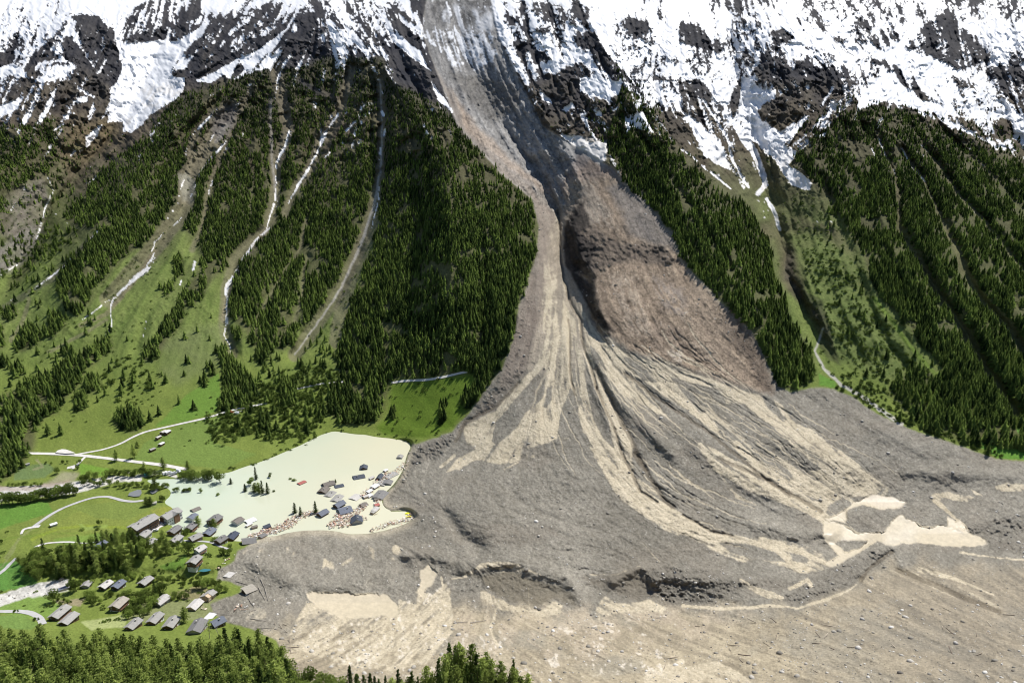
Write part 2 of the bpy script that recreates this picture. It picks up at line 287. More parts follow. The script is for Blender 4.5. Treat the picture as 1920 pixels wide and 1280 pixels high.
TANS = [(Z(8, -200,775, -110,762, 0,778, 130,770, 260,790, 320,850, 300,910, 150,900, 0,905, -120,850, -190,800), 1.0), (P_(787,1071, 803,1059, 820,1067, 817,1084, 803,1101, 795,1125, 783,1112, 790,1090), .95),
 (P_(540,1190, 575,1125, 640,1150, 740,1150, 748,1122, 780,1132, 783,1104, 812,1112, 836,1090, 845,1104, 848,1150, 850,1185, 830,1212, 800,1245, 740,1258, 660,1252, 600,1232, 540,1215), .72),
 (Z(8, 780,750, 950,830, 1050,870, 1140,860, 1200,815, 1250,840, 1230,890, 1150,910, 1050,890, 900,870, 780,800), .8), (Z(8, 1420,870, 1480,785, 1560,830, 1740,808, 1830,850, 1800,900, 1600,880, 1430,930), .7),
 (Z(8, 300,490, 340,520, 300,600, 258,560), .7), (Z(8, 150,500, 190,520, 190,590, 160,570), .5), (Z(7, 1580,510, 1640,505, 1670,560, 1630,575), .55), (Z(7, 1820,570, 1870,600, 1880,630, 1810,630), .8), (Z(7, 1460,620, 1480,640, 1470,670, 1455,660), .7), (Z(7, 1440,520, 1500,515, 1490,540, 1430,545), .35),
 (Z(8, 0,610, 60,570, 70,585, 10,625), .6), (Z(9, -40,1190, 200,1150, 330,1220, 420,1300, -40,1300), .9), (Z(8, 1700,1210, 1930,1140, 1930,1300, 1700,1300), .8), (P_(450,1130, 500,1140, 500,1160, 455,1165), .4)]
for g, a in TANS: add(poly(g, 4, 2), a)
# rivulets, followed down the slope
rv = np.random.RandomState(44); RIV = []
for k in range(95):
    if k < 60: u_, v_ = rv.uniform(995, 1320), rv.uniform(600, 760)
    elif k < 80: u_, v_ = rv.uniform(1300, 1480), rv.uniform(740, 860)
    else: u_, v_ = rv.uniform(1140, 1260), rv.uniform(850, 960)
    pl = [(u_, v_)]; wob = rv.uniform(-.12, .12)
    for q_ in range(int(rv.uniform(12, 34))):
        fx, fy = float(csamp(FX, u_, v_)), float(csamp(FY, u_, v_)); a_ = wob + rv.randn()*.16; u_ += 8*(fx*math.cos(a_) - fy*math.sin(a_)); v_ += 8*(fx*math.sin(a_) + fy*math.cos(a_)); pl.append((u_, v_))
    RIV.append(pl)
rivt = np.zeros_like(S); rivd = np.zeros_like(S)
for k, pl in enumerate(RIV):
    wv = rv.uniform(1.6, 4.5); m_ = line(pl, (wv*.5, wv, wv*.8, wv*.3) if len(pl) < 5 else np.interp(np.arange(len(pl)), [0, len(pl)*.3, len(pl)], [wv*.5, wv, .6]), 1.6, 2)
    if k % 3: rivt = np.maximum(rivt, m_)
    else: rivd = np.maximum(rivd, m_*.8)
# how the tan thins out in streaks
MUD = MUD*np.where(U < 1120, .25 + .75*smooth(420, 690, V + 30*N_mid), 1)
BR = .30*ST_B + .22*ST_A + .30*N_fine + .25*N_mid
MUDF = smooth(.22, .74, MUD + np.where((MUD > .04), np.where(V < 1080, .80, .5)*BR, .25*BR) - .05)*np.where(MUD > .04, 1, smooth(0, .04, MUD))*np.clip(MUD*1.6, 0, 1)*deb
MUDF = np.clip(np.maximum(MUDF, rivt*.8*deb)*(1 - .75*rivd), 0, 1)
poolm = np.zeros_like(S)
for g in POOLS + [TANS[0][0], TANS[1][0]]: poolm = np.maximum(poolm, poly(g, 2))
for g in [Z(9, 930,300, 1000,285, 1150,330, 1170,390, 1100,430, 990,405, 920,370), Z(9, 850,490, 960,460, 1050,480, 1000,520, 910,532)]: poolm *= 1 - poly(g, 2)

FORESTS = [
 # name, polygon, spacing px (x), tree height m, kind
 ('left', P_(333,185, 433,150, 500,125, 560,130, 600,115, 650,105, 716,110, 740,160, 740,240, 716,250, 722,330, 706,400, 703,427, 700,460, 690,430, 640,540, 610,580, 587,604, 553,627, 530,657, 500,662, 470,645, 460,620, 427,587,
   424,560, 440,500, 467,457, 443,490, 400,520, 383,550, 350,583, 333,614, 310,640, 290,674, 267,677, 270,657, 300,624, 333,577, 350,537, 372,507, 375,470, 360,440, 333,430, 300,430, 283,447, 253,470, 233,487, 213,500, 200,517, 177,544, 167,574, 147,594, 117,577, 103,544, 113,510, 147,477, 187,434, 130,425, 120,410, 170,350, 200,310, 267,263), 1.0),
 ('centre', P_(716,130, 740,165, 780,175, 830,205, 872,250, 935,320, 1000,382, 1004,440, 1004,490, 988,535, 971,575, 960,640, 940,690, 915,715, 905,720, 880,700, 830,704, 780,710, 735,718, 726,750, 715,785, 690,798, 640,795, 612,772, 616,735, 645,715, 632,690, 628,650, 640,600, 655,570, 675,527, 700,460, 706,420, 712,370, 720,320), 1.0),
 ('spur', P_(1165,165, 1195,180, 1223,207, 1240,240, 1273,277, 1287,290, 1323,330, 1363,360, 1397,383, 1423,427, 1440,444, 1447,487, 1463,527, 1477,587, 1493,614, 1513,644, 1527,674, 1527,700, 1513,722, 1480,732, 1462,722, 1440,680, 1420,640, 1407,614, 1380,595, 1357,568, 1330,550, 1307,517, 1275,480, 1257,427, 1233,400, 1190,367, 1160,322, 1140,285, 1138,250, 1155,205), 1.0),
 ('right', P_(1485,292, 1527,258, 1573,227, 1613,203, 1670,200, 1707,213, 1747,233, 1797,258, 1847,283, 1935,320, 2060,350, 2210,420, 2210,880, 1960,866, 1900,842, 1860,838, 1840,820, 1810,800, 1785,760, 1768,700, 1735,655, 1697,607, 1655,560, 1628,520, 1612,470, 1590,427, 1568,377, 1520,335), 1.0),
 ('rightlow', P_(1700,700, 1750,690, 1780,740, 1830,800, 1850,838, 1800,828, 1740,806, 1690,770, 1660,735), .8),
 ('farleft', P_(-190,300, -90,250, 60,235, 100,217, 112,260, 108,300, 93,322, 60,335, 25,355, -10,360, -190,420), .8), ('farleft2', P_(-10,370, 15,375, 25,400, 18,435, -10,440), .8),
 ('sparse1', P_(113,427, 150,430, 140,455, 110,470, 60,500, 30,530, 10,540, 60,480), .35),
 ('clump', P_(2,583, 30,575, 36,588, 28,600, 8,604), 1.0), ('clump', P_(30,640, 55,606, 72,615, 75,640, 58,655, 35,662), 1.0), ('clump', P_(80,620, 100,590, 122,592, 120,612, 92,636), 1.0), ('clump', P_(-10,600, 8,615, 8,650, -10,660), 1.0),
 ('clump', P_(-10,665, 12,672, 10,690, -10,690), 1.0), ('clump', P_(22,690, 40,685, 44,700, 28,708), 1.0),
 ('diag', P_(117,687, 150,667, 187,644, 207,640, 213,660, 187,674, 160,694, 148,717, 135,734, 120,747, 110,774, 67,790, 66,845, 40,880, -10,915, -10,744, 33,727, 67,710, 100,700), 1.0),
 ('clump', P_(162,715, 182,705, 190,722, 172,738, 160,735), 1.0), ('clump', P_(140,748, 152,740, 162,752, 158,770, 142,768), 1.0), ('clump', P_(212,795, 222,775, 245,768, 265,778, 268,800, 250,812, 235,805), 1.0),
 ('clump', P_(116,660, 130,650, 142,665, 122,672), .8), ('clump', P_(300,540, 325,525, 330,540, 310,556), .9), ('clump', P_(325,495, 340,475, 345,515, 330,525), 1.0), ('clump', P_(435,625, 452,620, 450,642, 438,645), 1.0),
 ('clump', P_(480,660, 510,650, 508,668, 492,682, 484,684), .8), ('clump', P_(376,716, 388,706, 392,724, 380,730), 1.0), ('clump', P_(388,690, 400,682, 404,705, 394,710), 1.0),
 ('grove', P_(408,660, 425,640, 442,680, 460,700, 482,720, 485,742, 465,762, 430,770, 412,775, 405,770, 420,740, 418,700), 1.0), ('grove2', P_(525,745, 535,712, 560,715, 550,760, 530,765), .8),
 ('edge', P_(905,715, 935,700, 930,720, 905,735, 890,760, 870,770, 862,755, 885,725), .9), ('edge', P_(820,765, 838,758, 840,790, 826,795), .9), ('edge', P_(730,775, 745,765, 745,785, 732,790), .6),
 ('low', P_(1560,745, 1640,770, 1720,806, 1690,802, 1620,765), .2),
]
CLEAR = [(p, w_) for p, w_ in [
 (GULLIES[0][0], 34), (GULLIES[1][0], 22), (GULLIES[2][0], 19), (GULLIES[3][0], (14, 14, 16, 20, 22, 26, 26, 26)), (GULLIES[4][0], 8), (GULLIES[5][0], 8), (GULLIES[6][0], 10),
 (P_(397,213, 370,250, 352,290), 14), (P_(398,262, 372,300, 350,345, 345,372), 30), (P_(700,420, 682,460, 655,530, 640,580, 630,640), 26),
 (GULLIES[8][0], (6, 8, 10, 14, 18, 20, 20, 22, 20, 16)), (GULLIES[9][0], (7, 7, 9, 16, 24, 22, 26, 20)), (GULLIES[10][0], (6, 6, 8, 9, 10, 12)), (GULLIES[11][0], 8), (P_(508,187, 510,300, 515,372), 8), (P_(470,300, 478,330, 470,400), 5),
 (P_(560,150,590,170,640,190), 10), (P_(660,250, 640,230, 610,290), 12), (P_(1273,277, 1310,320, 1370,370), 6)]]
keep = np.ones_like(S)
for p, w_ in CLEAR: keep *= 1 - line(p, w_, 3, 2)
forest = np.zeros_like(S); FM = []
for nm, g, dn in FORESTS:
    m = poly(g, 2.0, 2 if nm in ('clump', 'grove', 'grove2', 'edge', 'low') else 1)*keep; FM.append((nm, m, dn)); forest = np.maximum(forest, m*dn)

# snow: chance of snow from height, then fields and rock faces by hand, broken up along the fall line
sb = np.interp(GU, [-700, 0, 60, 200, 300, 400, 500, 560, 640, 740, 800, 960, 1000, 1100, 1170, 1260, 1400, 1500, 1560, 1620, 1700, 1820, 1920, 2600], [140, 145, 150, 125, 110, 80, 55, 40, 55, 75, 60, 150, 160, 175, 165, 215, 250, 255, 225, 185, 205, 235, 255, 300])
SN = np.clip((sb[None, :] - V)/55.0, -1.2, 1.0).astype(np.float32)
SN = SN*.8 + .05
def rock(g, to=-.35, soft=5):
    global SN; m = poly(g, soft, 2); SN = SN*(1 - m) + to*m
def snow(g, to=1.3, soft=3):
    global SN; m = poly(g, soft, 2); SN = SN*(1 - m) + to*m
def srib(g, wd, to=.72, soft=2):
    global SN; m = line(g, wd, soft, 2); SN = SN*(1 - m) + to*m
snow(Z(1, -100,-400, 640,-400, 640,60, 620,130, 480,60, 300,90, 400,190, 150,210, 100,200, 0,250, -100,260), 1.0, 12)
snow(Z(1, 1140,-300, 1320,-300, 1280,40, 1140,180, 1150,80), .8, 8); snow(Z(2, 0,-300, 350,-300, 360,60, 230,80, 300,200, 230,180, 60,140, 0,90), .62, 8)
snow(Z(2, 1380,-300, 2000,-300, 3000,300, 1880,600, 1900,400, 1560,350, 1430,180), .72, 8); snow(Z(3, 0,-400, 2000,-400, 2000,50, 1000,60, 850,160, 600,0, 300,60, 0,60), .30, 20)
snow(Z(3, 640,180, 860,160, 960,260, 1120,300, 1300,310, 1350,380, 1500,450, 1640,600, 1640,660, 1500,540, 1330,440, 1220,430, 1080,330, 900,300, 780,300, 660,240), 1.0, 8); snow(Z(3, 1700,250, 1930,250, 2400,500, 1930,420, 1860,370, 1740,370), .6, 8)
for g, t in [
 (Z(1, 400,80, 480,90, 560,100, 640,170, 680,350, 665,460, 560,400, 440,220), -.55), (Z(1, 690,140, 760,30, 830,0, 1000,-40, 1130,-40, 1130,90, 1060,120, 1050,190, 980,240, 900,220, 820,250, 740,280, 700,250), -.12), (Z(1, 1010,60, 1060,0, 1130,0, 1130,90, 1055,120, 1050,190, 1000,215, 990,150), -.8),
 (Z(1, 1190,100, 1260,80, 1370,100, 1360,200, 1250,270, 1050,380, 960,400, 1000,330, 1100,220), -.12), (Z(1, 1380,60, 1480,30, 1640,0, 1640,100, 1500,180, 1380,250, 1350,330, 1200,420, 1120,450, 1030,440, 960,400, 1060,360, 1200,280, 1370,200), -.2), (Z(1, 1500,200, 1600,130, 1660,200, 1640,270, 1560,270), -.6),
 (Z(1, 1650,100, 1740,70, 1850,180, 1780,240, 1700,200), -.5), (Z(1, 1700,-60, 1780,0, 1920,150, 1860,110, 1760,50), -.4), (Z(1, 0,300, 60,270, 30,340, 0,370), -.5), (Z(1, 130,330, 260,250, 300,340, 160,345), -.3), (Z(1, 340,230, 400,210, 520,380, 470,330, 380,300), -.6),
 (Z(1, 370,220, 440,250, 520,390, 580,450, 630,470, 612,600, 560,560, 520,460, 430,360, 410,360, 350,310), -1.1), (Z(1, 60,380, 200,430, 180,500, 60,480), -.2), (Z(1, 0,480, 300,500, 440,560, 460,640, 330,700, 0,750), -.25), (Z(1, 400,100,100,400,220,410,130,520,100,540,0,720,-60,700,100,500,180,400), -.5),
 (Z(1, 1660,300, 1800,270, 1920,320, 1920,480, 1600,420, 1560,360), -.55), (Z(1, 1350,330, 1600,280, 1640,330, 1500,420, 1300,460), -.3),
 (Z(2, 380,-60, 500,-60, 500,80, 440,130, 390,60), -.45), (Z(2, 270,65, 410,200, 440,275, 360,230, 310,180), -.9), (Z(2, 300,60,360,60,420,140,380,130), -.5), (Z(2, 0,80, 100,160, 220,190, 250,330, 120,290, 0,200), .22), (Z(2, 230,220, 320,310, 430,400, 510,430, 500,480, 400,430, 280,340), -.8),
 (Z(2, 870,260, 1000,230, 1150,300, 1210,340, 1050,370, 880,360), -.2), (Z(2, 1000,0, 1200,20, 1290,90, 1200,110, 1130,100, 1020,40), -.1), (Z(2, 850,80, 1000,90, 1000,140, 880,130), -.2), (Z(2, 1075,150, 1160,160, 1155,200, 1080,185), -.4), (Z(2, 1350,-60, 1400,70, 1412,170, 1340,150, 1230,140, 1160,50, 1280,60), .1),
 (Z(2, 1300,180, 1430,180, 1480,290, 1600,460, 1540,430, 1430,380, 1400,290, 1300,250), -.2), (Z(2, 1010,460, 1200,400, 1350,350, 1420,400, 1350,460, 1330,520, 1450,560, 1530,580, 1560,500, 1640,520, 1560,700, 1440,800, 1330,780, 1240,750, 1120,700, 1020,640), -.6), (Z(2, 930,380, 1200,390, 1160,460, 1000,480), .1),
 (Z(2, 1570,90, 1700,110, 1740,170, 1690,220, 1620,190), -.15), (Z(2, 1760,60, 1920,120, 1930,210, 1800,130), .1), (Z(2, 1430,190, 1500,290, 1610,430, 1700,540, 1880,740, 1930,800, 1900,830, 1750,620, 1640,480, 1490,330, 1410,220), -.7), (Z(2, 1730,420, 1930,430, 1930,560, 1800,500), .2),
 (Z(3, -20,150, 80,120, 165,230, 250,200, 262,240, 180,320, 100,270, -20,240), -.3), (Z(3, 470,200, 550,160, 640,210, 560,260, 600,340, 700,330, 720,420, 680,520, 600,530, 480,490, 380,410, 450,330), -.5), (Z(3, 300,340, 380,270, 410,330, 360,385), -.3),
 (Z(3, 420,620, 530,540, 700,500, 780,540, 760,620, 650,670, 540,730, 430,670), -.75), (Z(3, 720,400, 870,370, 970,400, 1000,450, 950,510, 860,570, 780,620, 760,540, 700,500), -.25), (Z(3, 970,100, 1060,70, 1090,150, 1010,200, 960,150), -.3), (Z(3, 855,190, 910,240, 860,240), -.5),
 (Z(3, 1250,260, 1300,190, 1450,80, 1530,60, 1560,150, 1650,200, 1720,340, 1640,350, 1600,400, 1530,380, 1400,330, 1300,290), -.22), (Z(3, 1010,230, 1240,100, 1260,190, 1120,290), .0), (Z(3, 1080,340, 1170,340, 1240,420, 1330,500, 1460,590, 1400,590, 1300,540, 1200,430), -.25), (Z(3, 1520,430, 1620,450, 1640,500, 1560,490), -.5),
 (Z(3, 1740,380, 1870,360, 1940,430, 1940,660, 1850,590, 1780,560), -.35), (Z(3, 1740,680, 1840,660, 1870,740, 1800,800, 1750,750), -.8), (Z(3, 520,80, 700,30, 840,130, 780,160, 680,150), .1), (Z(3, 540,560,760,600,980,440,1040,500,820,690,760,790,600,860,560,800,760,640), -.15),
 (Z(3, 0,440, 100,450, 200,560, 250,700, 340,980, 420,1060, 300,1060, 200,960, 0,800), -.12), (Z(3, 330,430, 345,560, 330,640, 280,670, 250,600, 280,500), -.8), (Z(3, 0,790, 60,830, 280,970, 330,1000, 260,1040, 0,850), -1.2), (Z(3, 290,790, 360,830, 440,980, 450,1060, 380,1050, 330,940), -1.2),
 (Z(3, 460,900, 530,930, 600,1030, 700,1090, 760,1150, 540,1180, 470,1080), -1.2), (Z(3, 20,700, 110,730, 150,800, 40,780), -.8), (Z(3, 860,720, 960,560, 1160,580, 1500,720, 1900,900, 1900,1300, 700,1280, 620,900), -1.0),
 (Z(3, 1400,600, 1500,640, 1620,720, 1740,790, 1680,740, 1560,640), -.3)]: rock(g, t)
for g in [Z(1, 690,370, 700,250, 850,230, 1000,230, 1180,120, 1140,200, 1050,270, 960,380, 970,430, 1040,440, 1040,490, 1000,560, 920,600, 840,650, 800,700, 740,755, 700,740, 690,690, 605,690, 620,620, 615,500, 660,450), Z(1, 1100,450, 1200,410, 1340,330, 1300,450, 1260,420, 1190,470, 1110,460),
 Z(1, 570,700, 480,770, 490,830, 545,765), Z(1, 130,545, 0,600, 0,665, 100,605), Z(1, 220,450, 330,370, 410,355, 400,400, 300,455), Z(1, 380,420, 460,500, 540,540, 520,640, 490,660, 530,560, 440,500), Z(1, 0,380, 80,350, 160,440, 60,420, 0,470), Z(1, 640,140, 700,260, 680,340, 650,200), Z(1, 1350,330,1480,260,1610,160,1640,120,1560,250,1380,400), Z(1, 430,550,500,540,490,575,440,580),
 Z(2, 1340,430, 1450,440, 1580,460, 1570,530, 1480,560, 1350,510), Z(2, 1240,760, 1350,770, 1400,800, 1500,800, 1480,900, 1440,910, 1340,850), Z(2, 505,460, 575,550, 625,635, 545,560), Z(2, 300,170, 360,230, 440,290, 500,400, 400,330, 300,240), Z(2, 1120,520, 1180,560, 1190,600, 1130,560), Z(2, 1590,650, 1700,620, 1750,740, 1650,720, 1600,760), Z(2, 1240,620,1300,570,1310,600,1260,630),
 Z(3, 340,430, 380,440, 430,500, 520,530, 420,620, 440,690, 520,720, 560,760, 640,700, 740,620, 560,820, 640,850, 600,930, 730,1020, 710,1075, 610,1050, 520,900, 430,820, 350,740, 330,640), Z(3, 0,620,110,700,230,830,270,960,120,880), Z(3, 1010,480, 1160,560, 1000,620, 940,740, 1000,560), Z(3, 740,780, 820,730, 800,770),
 Z(3, 1040,440, 1230,470, 1340,560, 1480,600, 1580,660, 1440,640, 1200,580, 1060,540), Z(3, 1740,640, 1850,580, 1930,700, 1930,830, 1860,780, 1860,680, 1780,660)]: snow(g)
for g, wd in [(Z(3, 230,640, 300,700, 350,780, 400,850, 440,950, 470,1040, 420,1090), (12, 16, 18, 18, 14, 10, 9)), (Z(3, 475,1120, 520,1200, 545,1290), (7, 9, 8)), (Z(3, 545,1290, 560,1340, 572,1380), 2.5), (Z(3, 120,560, 250,780, 280,900, 370,1050), 5), (Z(3, 0,840, 130,950, 270,1060), (4, 9, 4)),
 (Z(3, 1165,585, 1120,670, 1090,720), 6), (Z(3, 1100,780, 1140,880), 5), (Z(3, 1185,950, 1205,990), 3), (Z(3, 1235,840, 1270,900), 4), (Z(3, 1285,940, 1358,1020), 4), (Z(3, 1340,630, 1500,690, 1780,828), (8, 10, 3)), (Z(3, 560,740, 700,660, 780,600, 850,480), 6), (Z(3, 600,840, 760,700, 900,560), 7), (Z(3, 660,840, 780,750), 4),
 (Z(3, 1100,1160, 1105,1185), 3), (Z(3, 1065,840,1080,880), 3), (Z(3,1100,920,1110,945), 4),
 (Z(1, 1190,645, 1140,700, 1080,760, 1045,830, 1048,870), (4, 5, 5, 2, 3)), (Z(1, 1270,790, 1220,850, 1150,950, 1100,1040, 1070,1115), (3, 6, 9, 8, 4)), (Z(1, 1240,1010, 1210,1090), 4), (Z(1, 1630,735, 1590,850, 1555,920, 1550,1000, 1548,1120, 1520,1200, 1500,1290), (4, 7, 7, 4, 4, 4, 3)),
 (Z(1, 1900,640, 1830,750, 1800,830, 1740,950, 1680,1040, 1620,1140), (7, 8, 6, 6, 7, 3)), (Z(1, 1800,685, 1812,770, 1800,820), 3), (Z(1, 1940,790, 1850,860, 1790,930), 4), (Z(1, 1400,710, 1350,780), 3), (Z(1, 560,980, 480,1040), 4), (Z(1, 1030,1210, 970,1275), 2.5), (Z(1, 845,760, 900,690), 4), (Z(1, 500,670, 540,600), 4), (Z(1, 300,740, 350,700), 3),
 (Z(4, 920,30, 870,80, 855,130), (3, 4, 5)), (Z(4, 870,150, 830,230, 740,300, 690,350, 640,400, 625,450, 628,540, 600,610), (12, 14, 12, 8, 6, 4, 3.5, 6)), (Z(4, 620,405, 540,465, 460,520), (3, 4, 3)), (Z(4, 1520,0, 1430,80, 1370,180, 1320,260, 1280,320, 1270,400, 1275,470, 1280,530, 1260,600, 1290,650, 1305,710), (5, 6, 9, 8, 12, 12, 5, 8, 3, 3, 2.5)),
 (Z(4, 1380,185, 1405,175), 4), (Z(4, 1095,195, 1085,235), 6), (Z(4, 1020,290, 1015,320), 5), (Z(4, 550,20, 500,80), (4, 3)), (Z(4, 410,160, 360,220, 280,280, 200,340), (4, 5, 6, 3)), (Z(4, 105,390, 60,410), 2.5), (Z(4, 0,280, 50,235, 100,205), (3, 3, 4)), (Z(4, 225,0, 205,60), (8, 3)), (Z(4, 820,530,805,600,810,650), 2),
 (Z(1, 270,1000, 300,1070, 260,1150, 225,1280), (4, 3, 3, 6)), (Z(1, 400,880, 420,850), 3), (Z(2, 230,935, 232,975), 5), (Z(2, 210,1050, 205,1120, 190,1200, 175,1290), 2.6), (Z(2, 365,1070, 350,1095), 5), (Z(2, 245,730, 235,765), 6), (Z(2, 620,200,560,230,500,190), 0.1), (Z(2, 130,590, 190,580, 150,640, 60,700, 0,770), (5, 5, 4, 5, 5)), (Z(2, 225,630, 240,650), 7),
 (Z(2, 1740,600,1690,540), 3), (Z(2, 1850,770, 1920,850), 3), (Z(2, 1780,670, 1850,760), 2), (Z(2, 1530,620, 1560,600), 3)]: srib(g, wd if np.isscalar(wd) and wd > 10 else np.array(wd)*(.72 if g[0][1] > 190 or g[-1][1] > 250 else .9))
for g, wd in [(Z(3, 300,700, 350,780, 400,850, 440,950, 470,1040, 425,1090), (14, 15, 15, 12, 9, 8)), (Z(3, 475,1120, 520,1200, 545,1290), (6, 8, 6)), (Z(3, 345,440, 335,560, 330,660), 9), (Z(3, 340,560, 390,700, 480,820, 560,900), 12), (Z(3, 120,560, 250,780, 280,900, 370,1050), 4)]: srib(g, np.array(wd), 1.5)
hs = smooth(380, 240, V)
rk = 1 - np.abs(fbm(U/11 + .5*W1u, V/9 + .5*W1v, 4, 83))*3.0
sdet = .24*ST_A + .24*ST_B + .10*ST_C + .30*N_mid + .32*N_fine + .24*N_px + .10*rk + .35*fbm(U/55, V/40, 3, 84)*(V < 200)
vein = np.maximum(smooth(.84, .99, 1 - np.abs(fbm(U/20 + .7*W1u, V/26 + .7*W1v, 4, 87))), smooth(.80, .99, 1 - np.abs(fbm(U/9 + .6*W1u, V/13 + .6*W1v, 3, 88)))*.8)*smooth(-.25, .15, fbm(U/70, V/60, 3, 89))
sdet = sdet - .85*vein*(SN < 1.25)
SNOW = smooth(-.06, .08, SN + sdet*(.30 + .70*smooth(1.25, .85, SN))*1.2 - .3*CLIFFM*(V < 250))
SNOW *= np.where((forest > .35) & (SN < 1.0), .9*smooth(.10, .34, N_mid + .5*N_fine + smooth(320, 120, V)*.35 - .08)*(V < 300), 1.0)
SNOW *= 1 - deb
SNOW = np.where(V > 420, SNOW*(SN > .35), SNOW)
# dust-greyed ice tongue at the head of the slide
ICE = smooth(0, .25, poly(Z(2, 400,160, 500,150, 700,180, 860,200, 870,330, 800,380, 740,400, 640,380, 520,270, 440,220), 10)*.55 + .3*N_mid + .35*N_fine + .22*ST_A - .32)*smooth(150, 120, V)
ICE = np.maximum(ICE, .8*poly(Z(2, 400,160, 500,120, 640,20, 700,40, 860,60, 860,160, 700,190, 640,170), 10)*smooth(0, .3, .3*N_mid + .3*N_fine + .2*ST_B))
ICE = np.maximum(ICE, poly(Z(2, 780,90, 860,60, 862,160, 820,190, 760,160), 6)*.7)

# ------------------------------------------------------------------ small relief
alp = smooth(420, 200, V)*(1 - deb)
rug = alp*(1 - .75*SNOW)
slope_soil = smooth(760, 600, V)*(1 - deb)
rdg = 1 - np.abs(fbm(U/26 + .8*W1u, V/22 + .8*W1v, 5, 71))*2.2
dS += -(rug*(1.6*ST_B + 1.0*ST_A + 5.0*N_mid + 4.0*N_fine + 6.0*rdg)) - alp*(2.0*ST_C + 9*N_big + 1.5*rdg + (1 - .6*SNOW)*6.5*(1 - np.abs(ST_C)) + (1 - .8*SNOW)*2.4*(1 - np.abs(ST_B)) + 9*(1 - np.abs(fbm(U/75 + 1.2*W1u, V/95 + 1.2*W1v, 4, 140))*2.4)) - slope_soil*(.7*ST_B + 1.4*ST_C + 2.2*N_mid + .8*N_fine)
scar = poly(P_(1062,345, 1110,300, 1160,330, 1250,430, 1300,520, 1400,620, 1450,735, 1400,725, 1300,695, 1180,655, 1120,620, 1075,500, 1062,420), 8)
chute = poly(P_(790,0, 930,0, 980,130, 1060,270, 1100,330, 1062,380, 1040,420, 1005,380, 930,310, 860,220, 815,120), 8)
band = poly(Z(5, 1250,30, 1400,0, 1500,50, 1640,90, 1800,100, 1900,190, 1840,210, 1600,190, 1480,230, 1300,260), 6)
# the slide's rock step, the dark lumpy edges, boulders fields
rub = np.zeros_like(S)
for g, a in [(Z(9, -40,640, 150,640, 300,680, 420,700, 650,690, 700,720, 600,740, 400,760, 350,740, 250,790, -40,820), .55), (Z(8, 1700,630, 1920,620, 1930,850, 1820,840, 1780,760, 1720,700), .9), (P_(760,845, 800,828, 850,812, 845,835, 830,855, 790,868, 765,895, 745,915, 725,935, 722,920, 745,890, 762,865), 1.0),
 (P_(850,810, 885,775, 910,740, 950,700, 985,690, 960,720, 925,760, 880,790), .5), (Z(9, 700,700, 900,600, 1180,510, 1180,540, 1000,640, 950,740, 800,800, 600,840, 560,800), .6), (Z(9, 1500,400, 1930,330, 1930,560, 1720,520, 1640,440), .6), (Z(2, 620,420, 820,430, 1000,500, 1010,640, 860,680, 700,560), .8)]:
    rub = np.maximum(rub, poly(g, 6)*a)
debf = deb*smooth(860, 760, V); debl = deb*(1 - smooth(860, 760, V))
ridg = 1 - np.abs(fbm(U/22 + .6*W1u, V/11 + .6*W1v, 4, 61))*2
dS += -deb*(poolm < .5)*(.5*N_mid + .35*N_fine*1.0) - debf*(1 - .75*scar)*(.35*ST_B + .2*ST_A + .6*ST_C + .4*ridg) - deb*smooth(760, 830, V)*(poolm < .5)*(.8*(1 - np.abs(fbm(U/46 + W1u, V/22 + W1v, 4, 130))*2) + .7*fbm(U/12, V/6, 4, 131)) - debl*(.14*ST_A + .2*ST_B + .3*ST_C + .35*ridg)*(poolm < .5)
dS += -scar*(.10*ST_A + .15*ST_B + .45*N_fine + 1.6*N_mid) - chute*(2.2*ST_B + .8*ST_A + 5*N_mid + 1.8*N_fine + 3*rdg) - rub*(3.4*fbm(U/9 + .5*W1u, V/6, 3, 41)*(.5 + smooth(-.3, .4, N_mid)) + 1.8*fbm(U/3.5, V/3, 2, 42) + .5) - band*(1.2*ridg + 2.6*N_fine + 4*N_mid)
dS += 3*line(GULLIES[3][0], 3, 3)*0
# flow channels cut in the fan
CH = [(P_(1046,395, 1050,430, 1052,480, 1058,530, 1072,575, 1088,600, 1092,640, 1103,670, 1112,700, 1118,730), 4, 3.2), (P_(1118,730, 1135,770, 1150,800, 1165,850, 1180,880, 1200,920, 1232,942), 2.5, 3.0),
 (P_(1066,600, 1070,650, 1068,700, 1078,740), 2, 2.5), (P_(1190,850, 1205,875, 1225,905, 1240,930, 1262,950), 2.6, 6), (P_(1118,690, 1150,760, 1180,820, 1212,880), 1.6, 5),
 (Z(9, 1210,640, 1500,760, 1780,880), 2, 6), (Z(9, 1000,700, 1040,640, 1180,540), 3, 5), (Z(9, 0,330, 150,420, 280,450), 2, 3), (Z(5, 1000,870, 880,1000, 700,1090, 640,1200), 2, 4), (P_(1172,700, 1240,750, 1330,810, 1400,870, 1480,930), 2, 4), (P_(1350,860, 1440,900, 1540,960), 2, 4)]
for p, a, wd in CH: add_bump(p, -a, wd)
dS += 1.1*rivd*(V > 560) + .5*rivt
